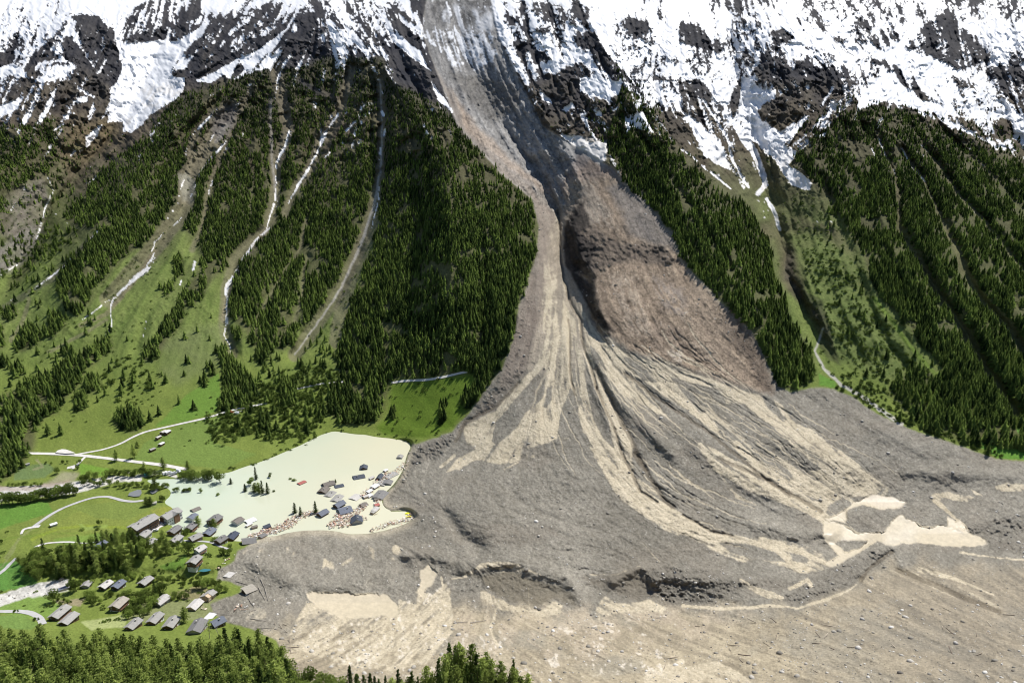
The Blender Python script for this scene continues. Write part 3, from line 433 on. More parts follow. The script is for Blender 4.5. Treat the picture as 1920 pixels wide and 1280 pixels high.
# swellings of the deposit
for p, a, wd in [(P_(1115,660, 1150,730, 1200,790, 1260,850), 6, 16), (P_(1110,720, 1140,800), 3, 9), (P_(1270,800, 1400,890, 1500,950), 5, 28), (P_(980,800, 940,860, 900,950), 8, 60), (P_(870,1060, 960,1050, 1060,1085, 1090,1120), 5, 15), (P_(1150,1090, 1200,1060, 1230,1085), 5, 12),
 (P_(1230,1080, 1300,1085, 1400,1090), 4, 12), (P_(480,1050, 560,1090, 640,1090, 720,1080), 4, 18), (P_(760,1040, 800,1035, 840,1050), 4, 12), (P_(700,1090, 760,1060), -3, 14), (P_(840,965, 860,1000, 900,1030), -5, 14), (P_(1450,820, 1600,880), 4, 30), (P_(1650,800, 1800,880), 4, 30), (P_(1560,1000,1500,1000,1420,985), 4, 14),
 (P_(1330,1100, 1500,1180, 1700,1260), 4, 40), (P_(1660,1020,1800,1060,1920,1080), 4, 25), (P_(1290,1132, 1440,1136, 1560,1112, 1610,1085), -3, 8), (P_(1700,880,1800,885,1900,890), 3, 14), (P_(1600,960,1650,970), 2, 20)]:
    add_bump(p, a*1.3, wd)
# meadow softness, knoll with the grove
dS += -(1 - deb)*(V > 700)*(1.0*N_mid + .5*fbm(U/60, V/30, 3, 50))*smooth(700, 780, V)*(1 - lake)
add_bump(P_(60,1055, 150,1040, 260,1035), 9, 22); add_bump(P_(330,1055, 400,1060), 4, 16); add_bump(P_(100,1110, 300,1108, 430,1100), 2.5, 10)
streamln = [P_(-20,1132, 30,1118, 70,1104, 125,1100), P_(150,1082, 200,1076, 250,1080, 300,1076, 350,1074, 405,1072)]
for p in streamln: add_bump(p, -2.0, 9)
S1 = S + dS
# the lake bed and the flat water
_, _, Zd = dirs(U, V)
flat = np.where(V > 780, (0.0 - CAMZ)/np.minimum(Zd, -.3), 0)
near = blur(lake, 3); wl = np.maximum(smooth(.02, .55, near), .8*smooth(.02, .6, blur(lake, 9)))
S1 = np.where(V > 780, S1*(1 - wl) + ((-1.2*smooth(.3, .8, near) + .35) - CAMZ)/np.minimum(Zd, -.3)*wl, S1)
X_, Y_, Z_ = dirs(U, V)
PX, PY, PZ = (S1*X_).astype(np.float32), (S1*Y_).astype(np.float32), (CAMZ + S1*Z_).astype(np.float32)
def at(u, v, dz=0.0):
    """the point of the ground under that spot"""
    j = min(max(np.searchsorted(GU, u) - 1, 0), NU - 2); i = min(max(np.searchsorted(GV, v) - 1, 0), NV - 2)
    a = (u - GU[j])/(GU[j+1] - GU[j]); b = (v - GV[i])/(GV[i+1] - GV[i]); o = []
    for F in (PX, PY, PZ): o.append(float((F[i, j]*(1-a) + F[i, j+1]*a)*(1-b) + (F[i+1, j]*(1-a) + F[i+1, j+1]*a)*b))
    return Vector((o[0], o[1], o[2] + dz))
def samp(F, u, v):
    j = int(np.clip(np.searchsorted(GU, u), 0, NU - 1)); i = int(np.clip(np.searchsorted(GV, v), 0, NV - 1)); return float(F[i, j])
def on_water(u, v, z=0.0):
    x, y, zd = dirs(u, v); s = (z - CAMZ)/zd; return Vector((float(s*x), float(s*y), z))

# ------------------------------------------------------------------ ground colours (albedos, with some shade painted into the cliff and trench rock)
def C(r, g, b): return np.array([r, g, b], np.float32)
def mix(A, m, c): return A*(1 - m[..., None]) + (c if np.ndim(c) == 3 else np.asarray(c, np.float32)[None, None, :])*m[..., None]
def vary(c1, c2, n): n = np.clip(n, 0, 1)[..., None]; return c1*(1 - n) + c2*n
rockc = vary(C(.022, .023, .030), C(.082, .076, .072), .34 + .35*N_mid + .25*N_fine + .10*ST_A)
soil = vary(C(.060, .047, .032), C(.125, .105, .072), .5 + .3*N_mid + .15*ST_A)
A = vary(rockc, soil, smooth(130, 270, V + 60*N_big + 50*N_mid))
grass_hi = vary(C(.085, .095, .035), C(.135, .15, .06), .5 + .3*N_mid + .2*ST_A)
grass_mid = vary(C(.098, .138, .033), C(.16, .195, .058), .5 + .4*N_mid + .12*ST_A + .2*N_fine)
grass_low = vary(C(.112, .150, .030), C(.172, .212, .048), .5 + .4*N_mid + .15*N_fine)
A = mix(A, smooth(250, 430, V + 40*N_mid), grass_hi); A = mix(A, smooth(400, 560, V + 50*N_mid + 25*ST_C), grass_mid); A = mix(A, smooth(600, 800, V + 40*N_mid + 30*N_big), grass_low)
def tint(g, c, a=1.0, soft=6, n=.0):
    global A; m = poly(g, soft); A = mix(A, np.clip(m*a*(1 + n*N_mid), 0, 1), c)
def band_(g, wd, c, a=1.0, warp=2, soft=3):
    global A; A = mix(A, line(g, wd, soft, warp)*a, c)
# bare soil and rock on the slopes
tint(P_(1360,440, 1450,410, 1560,420, 1600,470, 1640,560, 1600,540, 1540,480, 1500,560, 1470,540, 1450,450), C(.12, .105, .06), .7, 12, .5)
tint(P_(1470,440, 1520,430, 1600,480, 1700,620, 1770,720, 1790,800, 1700,740, 1620,700, 1560,660, 1530,560), C(.125, .155, .048), .9, 14, .6)
tint(P_(30,350, 80,330, 95,380, 75,430, 30,450, -10,440, -10,400), C(.17, .15, .12), .8, 12, .8); tint(P_(60,420, 85,420, 60,480, 0,520, -10,470), C(.19, .175, .15), .8, 8, .8)
tint(P_(125,240, 190,225, 230,250, 180,300, 130,330, 110,300), C(.12, .095, .055), .8, 10, .5); tint(P_(100,340, 170,300, 240,250, 220,330, 150,380), C(.11, .09, .065), .6, 10, .4)
for p, wd in CLEAR[:10]: band_(p, wd, C(.17, .15, .10), .65, 2, 6)
for p, wd in CLEAR[10:13]: band_(p, wd, C(.15, .13, .08), .6, 2, 6)
band_(P_(500,430, 470,470, 430,540, 420,600), 12, C(.22, .19, .13), .6); band_(P_(290,470, 250,530, 200,590, 150,610), 8, C(.22, .18, .12), .5)
band_(GULLIES[3][0], (2, 3, 4, 5, 5, 4, 3.5, 2), C(.38, .36, .32), .85, 2, 2.5); band_(P_(190,430, 100,520, 20,570, -20,590), 12, C(.10, .09, .07), .6, 2, 6)
band_(P_(508,187, 510,300, 517,372), 5, C(.26, .24, .21), .8)
tint(P_(395,205, 442,195, 440,240, 420,265, 395,255), C(.12, .11, .10), .9, 8); band_(P_(425,235, 405,265), 8, C(.24, .22, .19), .8)
tint(P_(330,330, 350,325, 375,345, 358,378, 342,370), C(.26, .25, .2), .7, 6)
band_(P_(55,560, 40,610, 20,640), 8, C(.19, .16, .11), .5); band_(P_(200,600,130,640,90,660), 6, C(.19, .16, .11), .5)
tint(P_(300,640, 420,600, 430,660, 380,700, 330,720, 300,700), C(.13, .15, .065), .5, 14, .8)
# brushy slopes
brush = np.zeros_like(S)
for g, a in [(P_(200,640, 260,640, 300,700, 290,760, 230,780, 180,720), .5), (P_(385,790, 410,765, 450,745, 500,700, 560,680, 625,670, 640,720, 608,740, 606,805, 590,826, 540,832, 470,824, 400,835), 1.0), (P_(140,530, 230,480, 300,460, 320,500, 240,560, 180,570), .35), (P_(0,560, 80,520, 150,430, 110,520, 50,570), .6), (P_(0,690, 60,640, 180,560, 160,620, 100,680, 20,740), .3),
 (P_(1480,360, 1560,380, 1600,470, 1680,620, 1760,720, 1790,820, 1700,800, 1600,720, 1560,640, 1540,540, 1480,440), .75), (P_(1530,650, 1570,700, 1650,750, 1760,810, 1860,855, 1800,832, 1700,800, 1600,742), 1.0), (P_(630,620, 660,590, 650,640, 640,700), .7), (P_(0,350, 90,330, 130,420, 60,450, 0,520), .5), (P_(110,240, 200,300, 230,260, 250,320, 160,400, 110,340), .4), (P_(700,430,680,500,650,560,640,600,690,480), .4)]:
    brush = np.maximum(brush, poly(g, 14)*a)
A = mix(A, brush*smooth(.0, .5, N_fine + .25*N_mid + .1)*.55, C(.045, .08, .015))
# under the trees
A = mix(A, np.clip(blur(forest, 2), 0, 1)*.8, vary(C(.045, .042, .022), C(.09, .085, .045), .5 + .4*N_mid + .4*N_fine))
A = mix(A, poly(P_(730,780, 735,722, 790,712, 885,702, 895,720, 880,760, 850,800, 790,822, 720,815, 705,800), 5, 2)*.9, vary(C(.080, .135, .014), C(.125, .19, .024), .5 + .5*N_mid))
# meadows by the river
fields = [(P_(60,1000, 200,935, 290,945, 330,950, 300,985, 250,985, 180,1000, 60,1020), C(0.153, 0.202, .032)), (P_(130,950, 230,938, 300,945, 240,975, 180,970), C(0.131, 0.189, .032)), (P_(-20,945, 90,940, 100,960, 20,985, -20,1000), C(.08, .19, .018)), (P_(148,868, 210,880, 195,892, 150,890), C(.12, .24, .02)), (P_(30,875, 90,868, 105,880, 85,895, 25,900), C(.10, .16, .05)),
 (P_(270,830, 350,790, 420,780, 400,830, 480,850, 420,880, 330,870, 250,862), C(0.120, 0.194, .032)), (P_(350,740, 410,700, 415,770, 350,790, 290,800), C(.10, .2, .02)), (P_(-20,1060, 30,1050, 70,1090, 60,1100, -20,1110), C(.07, .19, .025)), (P_(150,1165, 240,1150, 235,1175, 170,1180), C(.28, .34, .13)), (P_(-20,1130, 80,1115, 110,1130, 130,1150, 60,1160, -20,1145), C(.14, .24, .04)), (P_(-20,1155, 40,1152, 75,1170, 60,1180, -20,1175), C(.12, .21, .04)),
 (P_(280,955, 320,948, 335,955, 300,975), C(0.186, 0.220, .032)), (P_(100,1010, 180,1000, 240,1000, 200,1015, 110,1025), C(.13, .22, .03)), (P_(300,1060, 350,1040, 345,1065, 310,1068), C(.10, .2, .02)), (P_(320,1110, 380,1095, 400,1115, 350,1125), C(.2, .19, .09)), (P_(100,1125, 160,1120, 150,1135, 110,1132), C(.24, .22, .13)), (P_(1535,700, 1565,715, 1570,728, 1535,722), C(.09, .22, .02)), (P_(1820,825, 1935,845, 1935,862, 1870,858), C(.09, .23, .02)), (P_(1900,785,1935,780,1935,815,1910,812), C(.1, .24, .03)), (P_(250,1130,420,1120,400,1160,240,1165), C(.17,.2,.08))]
for g, c in fields:
    mm = poly(g, 1.6, 2); A = mix(A, mm*.85*np.clip(1 + .3*N_mid + .15*N_fine, 0, 1), np.array([c[0]*1.08, c[1]*.98, c[2] + .012], np.float32))
for g, wd, c in [(P_(60,1010, 110,990, 180,985, 250,990), 5, C(.2, .25, .03)), (P_(30,1025, 5,1060, -20,1080), 3, C(.2, .21, .1)), (P_(100,965,70,985,40,1005,10,1045), 4, C(.19, .2, .09)), (P_(70,862,80,875,64,880), 4, C(.24, .22, .13)), (P_(150,985,160,992,200,985), 6, C(.2,.27,.07)), (P_(1760,700,1800,770,1810,800), 5, C(.13,.21,.03)), (P_(1640,560,1700,640,1760,710), 8, C(.13,.2,.03))]: band_(g, wd, c, .6)
band_(P_(-20,1013,90,1000,250,1000), 3, C(.1, .17, .02), .4)
# debris
dgrey = vary(C(.154, .140, .112), C(.258, .238, .196), .5 + .22*N_mid + .25*N_fine + .42*N_px + .10*ST_A + .25*N_big)
dgrey = dgrey*(1 + .16*fbm(U/150, V/80, 3, 120))[..., None]*(1 + .10*fbm(U/16 + .5*W1u, V/9 + .5*W1v, 4, 121))[..., None]
A = mix(A, deb, dgrey); A = mix(A, deb*smooth(0, .5, fbm(U/110 + 9, V/50, 4, 122))*.28, C(.21, .18, .14))
upg = vary(C(.13, .127, .124), C(.33, .318, .30), .5 + .35*N_mid + .2*N_fine + .14*ST_A + .14*ST_B)
A = mix(A, deb*smooth(430, 330, V + 20*N_mid), upg)
A = mix(A, deb*poly(P_(800,120, 850,180, 930,290, 1010,360, 1042,400, 1050,500, 1030,640, 990,690, 940,720, 960,640, 975,560, 1005,480, 1000,380, 930,320, 860,240, 828,170), 10)*.75, vary(C(.19, .15, .12), C(.30, .25, .20), .5 + .25*N_mid + .15*ST_A + .2*ST_B))
A = mix(A, deb*poly(Z(2, 620,520, 700,640, 900,820, 1050,970, 1180,1080, 1160,1100, 1000,980, 860,860, 700,720), 6)*.7, C(.32, .25, .19))
A = mix(A, scar, vary(C(.165, .125, .090), C(.38, .295, .21), .5 + .28*N_mid + .25*N_fine + .14*ST_A + .14*ST_B))
for g, c, a in [(Z(5, 1500,260, 1640,260, 1700,400, 1740,600, 1620,600, 1540,400), C(.42, .35, .27), .5), (Z(2, 1290,1000, 1400,960, 1500,1180, 1560,1280, 1380,1280, 1350,1100), C(.40, .34, .27), .55), (Z(5, 1700,500, 1920,560, 1930,720, 1760,720), C(.30, .235, .18), .5), (Z(5, 1850,690, 1900,700, 1900,750, 1870,740), C(.55, .50, .42), .8), (Z(5, 1750,260, 1930,350, 1930,520, 1800,450), C(.24, .21, .185), .6), (P_(1290,640, 1330,650, 1370,700, 1390,728, 1330,712), C(.40, .32, .24), .5)]: A = mix(A, poly(g, 9)*a*smooth(-.6, .3, N_fine + .4*ST_A), c)
A = mix(A, poly(P_(1210,370, 1260,430, 1300,520, 1290,480, 1180,440, 1170,400, 1140,350, 1170,340), 10)*.8, C(.17, .155, .14))
A = mix(A, poly(P_(1085,290, 1160,320, 1180,340, 1130,330, 1080,345, 1062,375, 1050,350), 10)*.7, C(.21, .165, .14))
A = mix(A, poly(P_(1370,570, 1410,620, 1455,735, 1430,730, 1400,680, 1350,600), 8)*.8, vary(C(.10, .075, .055), C(.17, .135, .105), .5 + .5*N_fine))
A = mix(A, poly(Z(6, 60,300, 150,330, 300,520, 250,640, 420,900, 300,870, 150,750, 0,560, 0,400), 10)*.35, C(.34, .27, .20))
A = mix(A, poly(P_(1062,345, 1085,330, 1120,360, 1150,400, 1120,410, 1080,430, 1062,420), 8)*.5, C(.30, .26, .21))
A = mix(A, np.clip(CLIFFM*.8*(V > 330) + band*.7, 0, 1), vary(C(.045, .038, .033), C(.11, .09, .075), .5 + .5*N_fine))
A = mix(A, poly(P_(850,812, 890,775, 945,712, 985,690, 980,700, 930,760, 880,800), 6)*.6, C(.15, .125, .10))
seam = np.interp(GU, [-700, 500, 600, 740, 850, 960, 1100, 1280, 1440, 1560, 1610, 1680, 1800, 1920, 2620], [1180, 1180, 1150, 1150, 1120, 1130, 1140, 1136, 1136, 1112, 1085, 1050, 1050, 1060, 1090])[None, :]
fg = smooth(-12, 34, V - seam + 26*W1v + 10*N_mid)*deb
A = mix(A, fg*.85, vary(C(.235, .198, .138), C(.46, .39, .27), .5 + .25*N_big + .3*N_mid + .16*ST_A + .22*ST_B + .2*N_fine))
A = mix(A, fg*smooth(.1, .5, fbm(U/90, V/50, 3, 90))*.5, C(.27, .25, .20)); A = mix(A, fg*smooth(1350, 1800, U + 70*N_mid - .5*(V - 1130))*.6, vary(C(.15, .135, .11), C(.25, .215, .165), .5 + .2*ST_A + .25*ST_B + .3*N_mid))
A = mix(A, poly(P_(850,1150, 1040,1140, 1240,1135, 1400,1150, 1300,1200, 1100,1240, 850,1250), 20)*.6*smooth(-.4, .3, N_mid + .2*ST_A), C(.40, .335, .25))
tanc = vary(C(.37, .315, .22), C(.56, .49, .365), .5 + .25*N_mid + .3*N_fine + .12*ST_A)
A = mix(A, np.clip(MUDF, 0, 1)*(V < 3000), tanc); slab = poly(P_(540,1190, 575,1125, 640,1150, 740,1150, 748,1122, 836,1090, 850,1185, 1000,1180, 1250,1150, 1250,1260, 740,1270, 540,1225), 12)*deb*(1 - poolm)
A = mix(A, slab*smooth(.25, .55, N_fine*.7 + N_mid*.5 - .14*ST_A)*.75, C(.62, .56, .47)); A = A*(1 - .3*slab*smooth(.9, 1.8, ST_A + .8*N_fine))[..., None]
A = mix(A, deb*poly(P_(1046,395, 1062,400, 1075,520, 1110,600, 1090,690, 1000,700, 985,690, 1015,600, 1020,470), 8)*.7*(1 - MUDF), vary(C(.26, .225, .175), C(.42, .36, .27), .5 + .2*ST_A + .2*ST_B + .3*N_fine))
A = mix(A, poolm*.85, vary(C(.45, .39, .28), C(.53, .46, .34), .5 + .5*N_big))
A = mix(A, poly(Z(9, 1060,225, 1240,262, 1200,300, 1100,298, 1000,260), 6)*.7, C(.50, .43, .33)); A = mix(A, poly(Z(9, 1150,440, 1300,400, 1320,490, 1160,495), 12)*.4, C(.55, .51, .43))
A = mix(A, deb*poly(Z(8, 480,300, 520,540, 400,520), 10)*0, C(.3, .3, .3))
A = mix(A, deb*(1 - poolm)*smooth(.50, .72, N_px*.6 + N_fine*.35 + .05*ST_A)*.5*(V > 480), C(.50, .47, .41))
A = mix(A, rub*.65*(1 - MUDF), vary(C(.085, .075, .062), C(.17, .155, .13), .5 + .5*N_fine))
for p, a, wd in CH: band_(p, wd*1.6, C(.10, .08, .055), .6, 2, 2)
A = A*(1 - (.38*smooth(1.1, 2.1, ST_A)*smooth(-.3, .3, N_mid) + .25*smooth(1.3, 2.2, ST_B))*fg*(1 - poolm))[..., None]
A = A*(1 - (.22*smooth(1.0, 2.0, ST_A) - .12*smooth(-1.2, -2.2, ST_A))*deb*(1 - fg)*(1 - poolm))[..., None]
shaded_darkrock = vary(C(.014, .012, .011), C(.055, .045, .038), .35 + .6*N_fine + .2*ST_A)  # dark rock of cliff and trench, their shade put into the colour
for g in [Z(5, 1255,-10, 1300,-90, 1350,-150, 1390,-60, 1400,0, 1340,30, 1440,100, 1400,200, 1310,255, 1350,275, 1410,330, 1430,440, 1490,520, 1540,590, 1460,560, 1385,440, 1305,285, 1262,210, 1250,100), Z(6, 590,340, 660,345, 780,400, 830,560, 850,660, 885,770, 820,740, 772,680, 762,600, 720,520, 640,410)]: A = mix(A, poly(g, 3, 2)*(.92 if g[0][0] < 1200 else .45), shaded_darkrock)
for g, a in [(Z(2, 500,60, 600,-60, 850,-60, 845,60, 760,90, 700,150, 760,200, 700,190, 640,130, 560,140), 1.0), (Z(2, 640,420, 700,420, 900,520, 1000,500, 1005,600, 880,600, 860,690, 780,650, 720,600, 690,520), .6), (Z(2, 1080,970, 1140,1000, 1190,1040, 1130,1030), .6), (Z(2, 960,790, 1040,850, 1110,930, 1040,900), .4), (Z(2, 380,100, 470,120, 500,160, 440,150), .7)]:
    A = mix(A, poly(g, 6)*a*smooth(-.35, .1, N_fine + .4*N_mid + .2*ST_A), vary(C(.045, .044, .044), C(.12, .115, .11), .5 + .5*N_fine))
crk = smooth(.86, .99, 1 - np.abs(fbm(U/8 + .5*W1u, V/13 + .4*W1v, 3, 150)))
raw = np.clip(scar + chute, 0, 1)*deb
A = A*(1 - raw*(.34*crk + .16*(N_px < -.35)) + raw*.22*smooth(.25, .6, N_px))[..., None]
A = A*(1 + (deb*.10*N_px + (1 - deb)*(1 - SNOW)*.12*N_px))[..., None]
# dark wet bed of the mound edges
tint(Z(8, 780,680, 950,650, 1150,705, 1320,795, 1330,850, 1200,810, 1090,860, 960,830, 880,790, 800,730), C(.145, .125, .09), .75, 5, .2)
tint(Z(8, 1350,690, 1560,660, 1690,620, 1760,690, 1780,800, 1600,800, 1400,720), C(.15, .13, .10), .7, 6, .2)
A = mix(A, deb*smooth(.02, .35, blur(lake, 5))*.6, vary(C(.30, .26, .19), C(.52, .46, .34), .5 + .6*N_fine + .3*N_mid))
# streams, gravel, snow
gravel = vary(C(.38, .36, .33), C(.62, .60, .56), .5 + .6*N_fine)
for p, wd in [(P_(-20,928, 60,921, 120,916, 170,908, 215,898, 262,898), (26, 24, 22, 18, 12, 8)), (P_(-20,1132, 30,1116, 70,1102, 125,1094), (22, 20, 20, 18)), (P_(255,893,300,884,330,893), 5)]: A = mix(A, line(p, wd, 2, 2)*.95, gravel)
A = mix(A, poly(P_(85,1092, 128,1088, 128,1106, 100,1112, 60,1120, 40,1112), 3, 2), gravel)
A = mix(A, poly(P_(120,885, 150,890, 140,905, 60,915, 100,900), 4)*.6, C(.3, .27, .2)); A = mix(A, line(P_(-20,918, 60,913, 130,905), 8, 4, 1)*.6, C(.26, .2, .16))
band_(P_(1543,615, 1535,640, 1528,660, 1545,690, 1575,720, 1620,745, 1690,795), (4, 4, 4, 5, 6, 8, 8), C(.42, .40, .36), .8)
A = mix(A, ICE*deb, vary(C(.42, .43, .45), C(.72, .73, .75), .5 + .5*N_fine))
snowc = vary(C(.68, .69, .71), C(.82, .82, .83), .5 + .5*N_mid)
A = mix(A, SNOW, snowc)
A = mix(A, poly(Z(2, 1240,760, 1350,770, 1500,800, 1480,900, 1440,910, 1340,850), 4)*.6, C(.50, .47, .42)); A = mix(A, SNOW*poly(Z(1, 700,500, 1040,440, 1000,600, 740,755, 690,690), 8)*smooth(0, .5, ST_A*.3 + N_mid)*.45, C(.55, .50, .42))
A = mix(A, SNOW*smooth(230, 330, V)*(.12 + .35*smooth(-.2, .4, N_fine + .3*ST_A)), C(.52, .46, .38))
A = np.clip(A, .01, .9)

# ------------------------------------------------------------------ ground meshes, one per kind of ground, sharing their borders
def attr_mat(name, bump=.5, rough=.9, spec=.2, scale=.35, contrast=.5, spk=0):
    m = bpy.data.materials.new(name); m.use_nodes = True; t = m.node_tree; b = t.nodes['Principled BSDF']
    at_ = t.nodes.new('ShaderNodeAttribute'); at_.attribute_name = 'ground'
    tc = t.nodes.new('ShaderNodeNewGeometry'); n1 = t.nodes.new('ShaderNodeTexNoise'); n1.inputs['Scale'].default_value = scale; n1.inputs['Detail'].default_value = 6; n1.inputs['Roughness'].default_value = .7
    t.links.new(tc.outputs['Position'], n1.inputs['Vector'])
    mr = t.nodes.new('ShaderNodeMapRange'); mr.inputs[1].default_value = .3; mr.inputs[2].default_value = .7; mr.inputs[3].default_value = 1 - contrast*.5; mr.inputs[4].default_value = 1 + contrast*.5
    t.links.new(n1.outputs['Fac'], mr.inputs[0])
    mx = t.nodes.new('ShaderNodeMix'); mx.data_type = 'RGBA'; mx.blend_type = 'MULTIPLY'; mx.inputs[0].default_value = 1
    t.links.new(at_.outputs['Color'], mx.inputs[6]); t.links.new(mr.outputs[0], mx.inputs[7]); t.links.new(mx.outputs[2], b.inputs['Base Color'])
    bp = t.nodes.new('ShaderNodeBump'); bp.inputs['Strength'].default_value = bump; bp.inputs['Distance'].default_value = 1.2
    t.links.new(n1.outputs['Fac'], bp.inputs['Height']); t.links.new(bp.outputs[0], b.inputs['Normal'])
    b.inputs['Roughness'].default_value = rough; b.inputs['Specular IOR Level'].default_value = spec
    return m

cls = np.zeros((NV, NU), np.int8)                       # 0 mountain, 1 meadow, 2 debris, 3 snow
cls[(V > 640)] = 1; cls[SNOW > .5] = 3; cls[deb > .5] = 2; cls[poolm > .5] = 4
idx = np.arange(NV*NU).reshape(NV, NU)
q = np.stack([idx[:-1, :-1], idx[1:, :-1], idx[1:, 1:], idx[:-1, 1:]], -1).reshape(-1, 4)
qc = cls[:-1, :-1].reshape(-1)
P3 = np.stack([PX, PY, PZ], -1).reshape(-1, 3); COLR = np.concatenate([A, np.ones(A.shape[:2] + (1,), np.float32)], -1).reshape(-1, 4).astype(np.float32)
# normals of the whole sheet so the borders between the pieces stay unseen
du = np.gradient(np.stack([PX, PY, PZ], -1), axis=1); dv = np.gradient(np.stack([PX, PY, PZ], -1), axis=0)
Nn = np.cross(dv, du); Nn /= np.linalg.norm(Nn, axis=-1, keepdims=True) + 1e-9
if Nn[NV//2, NU//2, 2] < 0: Nn = -Nn
NRM = Nn.reshape(-1, 3)
def raw_mesh(name, verts, faces, k):
    me = bpy.data.meshes.new(name); n = len(verts); f = len(faces)
    me.vertices.add(n); me.vertices.foreach_set('co', np.ascontiguousarray(verts, np.float32).ravel())
    me.loops.add(f*k); me.loops.foreach_set('vertex_index', np.ascontiguousarray(faces, np.int32).ravel())
    me.polygons.add(f); me.polygons.foreach_set('loop_start', np.arange(0, f*k, k, dtype=np.int32)); me.update(calc_edges=True)
    return me
def link(name, me, mat=None, parent=None):
    o = bpy.data.objects.new(name, me); COL.objects.link(o)
    if mat is not None and len(me.materials) == 0: me.materials.append(mat)
    if parent: o.parent = parent
    return o
GM = [('mountain_slope', attr_mat('slope soil and rock', .7, .95, .1, .3, .6)), ('meadow', attr_mat('meadow grass', .5, .95, .1, .6, .5)), ('debris_field', attr_mat('landslide debris', .8, .9, .2, .55, .5)),
      ('snow_field', attr_mat('snow', .25, .6, .3, .12, .06)), ('mud_pool', attr_mat('wet mud', .12, .42, .25, .2, .2))]
for k, (nm, mt_) in enumerate(GM):
    f = q[qc == k]; used, inv = np.unique(f, return_inverse=True)
    me = raw_mesh(nm, P3[used], inv.reshape(-1, 4), 4)
    a = me.color_attributes.new('ground', 'FLOAT_COLOR', 'POINT'); a.data.foreach_set('color', COLR[used].ravel())
    me.polygons.foreach_set('use_smooth', np.ones(len(f), bool)); me.normals_split_custom_set_from_vertices(NRM[used])
    o = link(nm, me, mt_); o['kind'] = 'structure'
# ------------------------------------------------------------------ materials for things
def mat(name, rgb, rough=.8, spec=.3, var=.0, scale=1.0, metal=0, rnd=0.0):
    m = bpy.data.materials.new(name); m.use_nodes = True; t = m.node_tree; b = t.nodes['Principled BSDF']
    b.inputs['Roughness'].default_value = rough; b.inputs['Specular IOR Level'].default_value = spec; b.inputs['Metallic'].default_value = metal
    b.inputs['Base Color'].default_value = (*rgb, 1)
    if var or rnd:
        n = t.nodes.new('ShaderNodeTexNoise'); n.inputs['Scale'].default_value = scale; n.inputs['Detail'].default_value = 4
        g = t.nodes.new('ShaderNodeNewGeometry'); t.links.new(g.outputs['Position'], n.inputs['Vector'])
        mr = t.nodes.new('ShaderNodeMapRange'); mr.inputs[1].default_value = .3; mr.inputs[2].default_value = .7; mr.inputs[3].default_value = 1 - var; mr.inputs[4].default_value = 1 + var
        t.links.new(n.outputs['Fac'], mr.inputs[0]); src = mr.outputs[0]
        if rnd:
            oi = t.nodes.new('ShaderNodeObjectInfo'); m2 = t.nodes.new('ShaderNodeMapRange'); m2.inputs[3].default_value = 1 - rnd; m2.inputs[4].default_value = 1 + rnd
            t.links.new(oi.outputs['Random'], m2.inputs[0]); mm = t.nodes.new('ShaderNodeMath'); mm.operation = 'MULTIPLY'; t.links.new(src, mm.inputs[0]); t.links.new(m2.outputs[0], mm.inputs[1]); src = mm.outputs[0]
        mx = t.nodes.new('ShaderNodeMix'); mx.data_type = 'RGBA'; mx.blend_type = 'MULTIPLY'; mx.inputs[0].default_value = 1; mx.inputs[6].default_value = (*rgb, 1)
        t.links.new(src, mx.inputs[7]); t.links.new(mx.outputs[2], b.inputs['Base Color'])
    return m
def leaf_mat(name, dark, light, trans=.3, attr=True, sat_rnd=.35):
    """foliage: colour between two greens from the mesh's own tint or from the object"""
    m = bpy.data.materials.new(name); m.use_nodes = True; t = m.node_tree; t.nodes.remove(t.nodes['Principled BSDF']); out = t.nodes['Material Output']
    if attr:
        a = t.nodes.new('ShaderNodeAttribute'); a.attribute_name = 'tint'; fac = a.outputs['Fac']
    else:
        a = t.nodes.new('ShaderNodeObjectInfo'); n = t.nodes.new('ShaderNodeTexNoise'); n.inputs['Scale'].default_value = 1.3; g = t.nodes.new('ShaderNodeNewGeometry'); t.links.new(g.outputs['Position'], n.inputs['Vector'])
        mm = t.nodes.new('ShaderNodeMath'); mm.operation = 'MULTIPLY_ADD'; t.links.new(n.outputs['Fac'], mm.inputs[0]); mm.inputs[1].default_value = .9; mm.inputs[2].default_value = -.45
        m3 = t.nodes.new('ShaderNodeMath'); t.links.new(a.outputs['Random'], m3.inputs[0]); t.links.new(mm.outputs[0], m3.inputs[1]); fac = m3.outputs[0]; m3.use_clamp = True
    mx = t.nodes.new('ShaderNodeMix'); mx.data_type = 'RGBA'; mx.inputs[6].default_value = (*dark, 1); mx.inputs[7].default_value = (*light, 1); t.links.new(fac, mx.inputs[0])
    d = t.nodes.new('ShaderNodeBsdfDiffuse'); tr = t.nodes.new('ShaderNodeBsdfTranslucent'); ms = t.nodes.new('ShaderNodeMixShader'); ms.inputs[0].default_value = trans
    t.links.new(mx.outputs[2], d.inputs[0]); t.links.new(mx.outputs[2], tr.inputs[0]); t.links.new(d.outputs[0], ms.inputs[1]); t.links.new(tr.outputs[0], ms.inputs[2]); t.links.new(ms.outputs[0], out.inputs[0])
    return m
M_far = leaf_mat('conifer needles', (.022, .038, .012), (.170, .235, .052), .32)
M_shrub = leaf_mat('shrub leaves', (.055, .09, .02), (.19, .255, .06), .3)
M_larch = leaf_mat('larch needles', (.11, .155, .034), (.40, .48, .13), .42, False)
M_spruce = leaf_mat('spruce needles', (.03, .052, .016), (.085, .13, .03), .25, False)
M_broad = leaf_mat('broad leaves', (.09, .13, .028), (.32, .41, .10), .45, False)
M_bark = mat('bark', (.11, .085, .065), .9, .1, .3, 2)
M_grey = mat('dead grey wood', (.30, .27, .23), .9, .1, .3, 2)
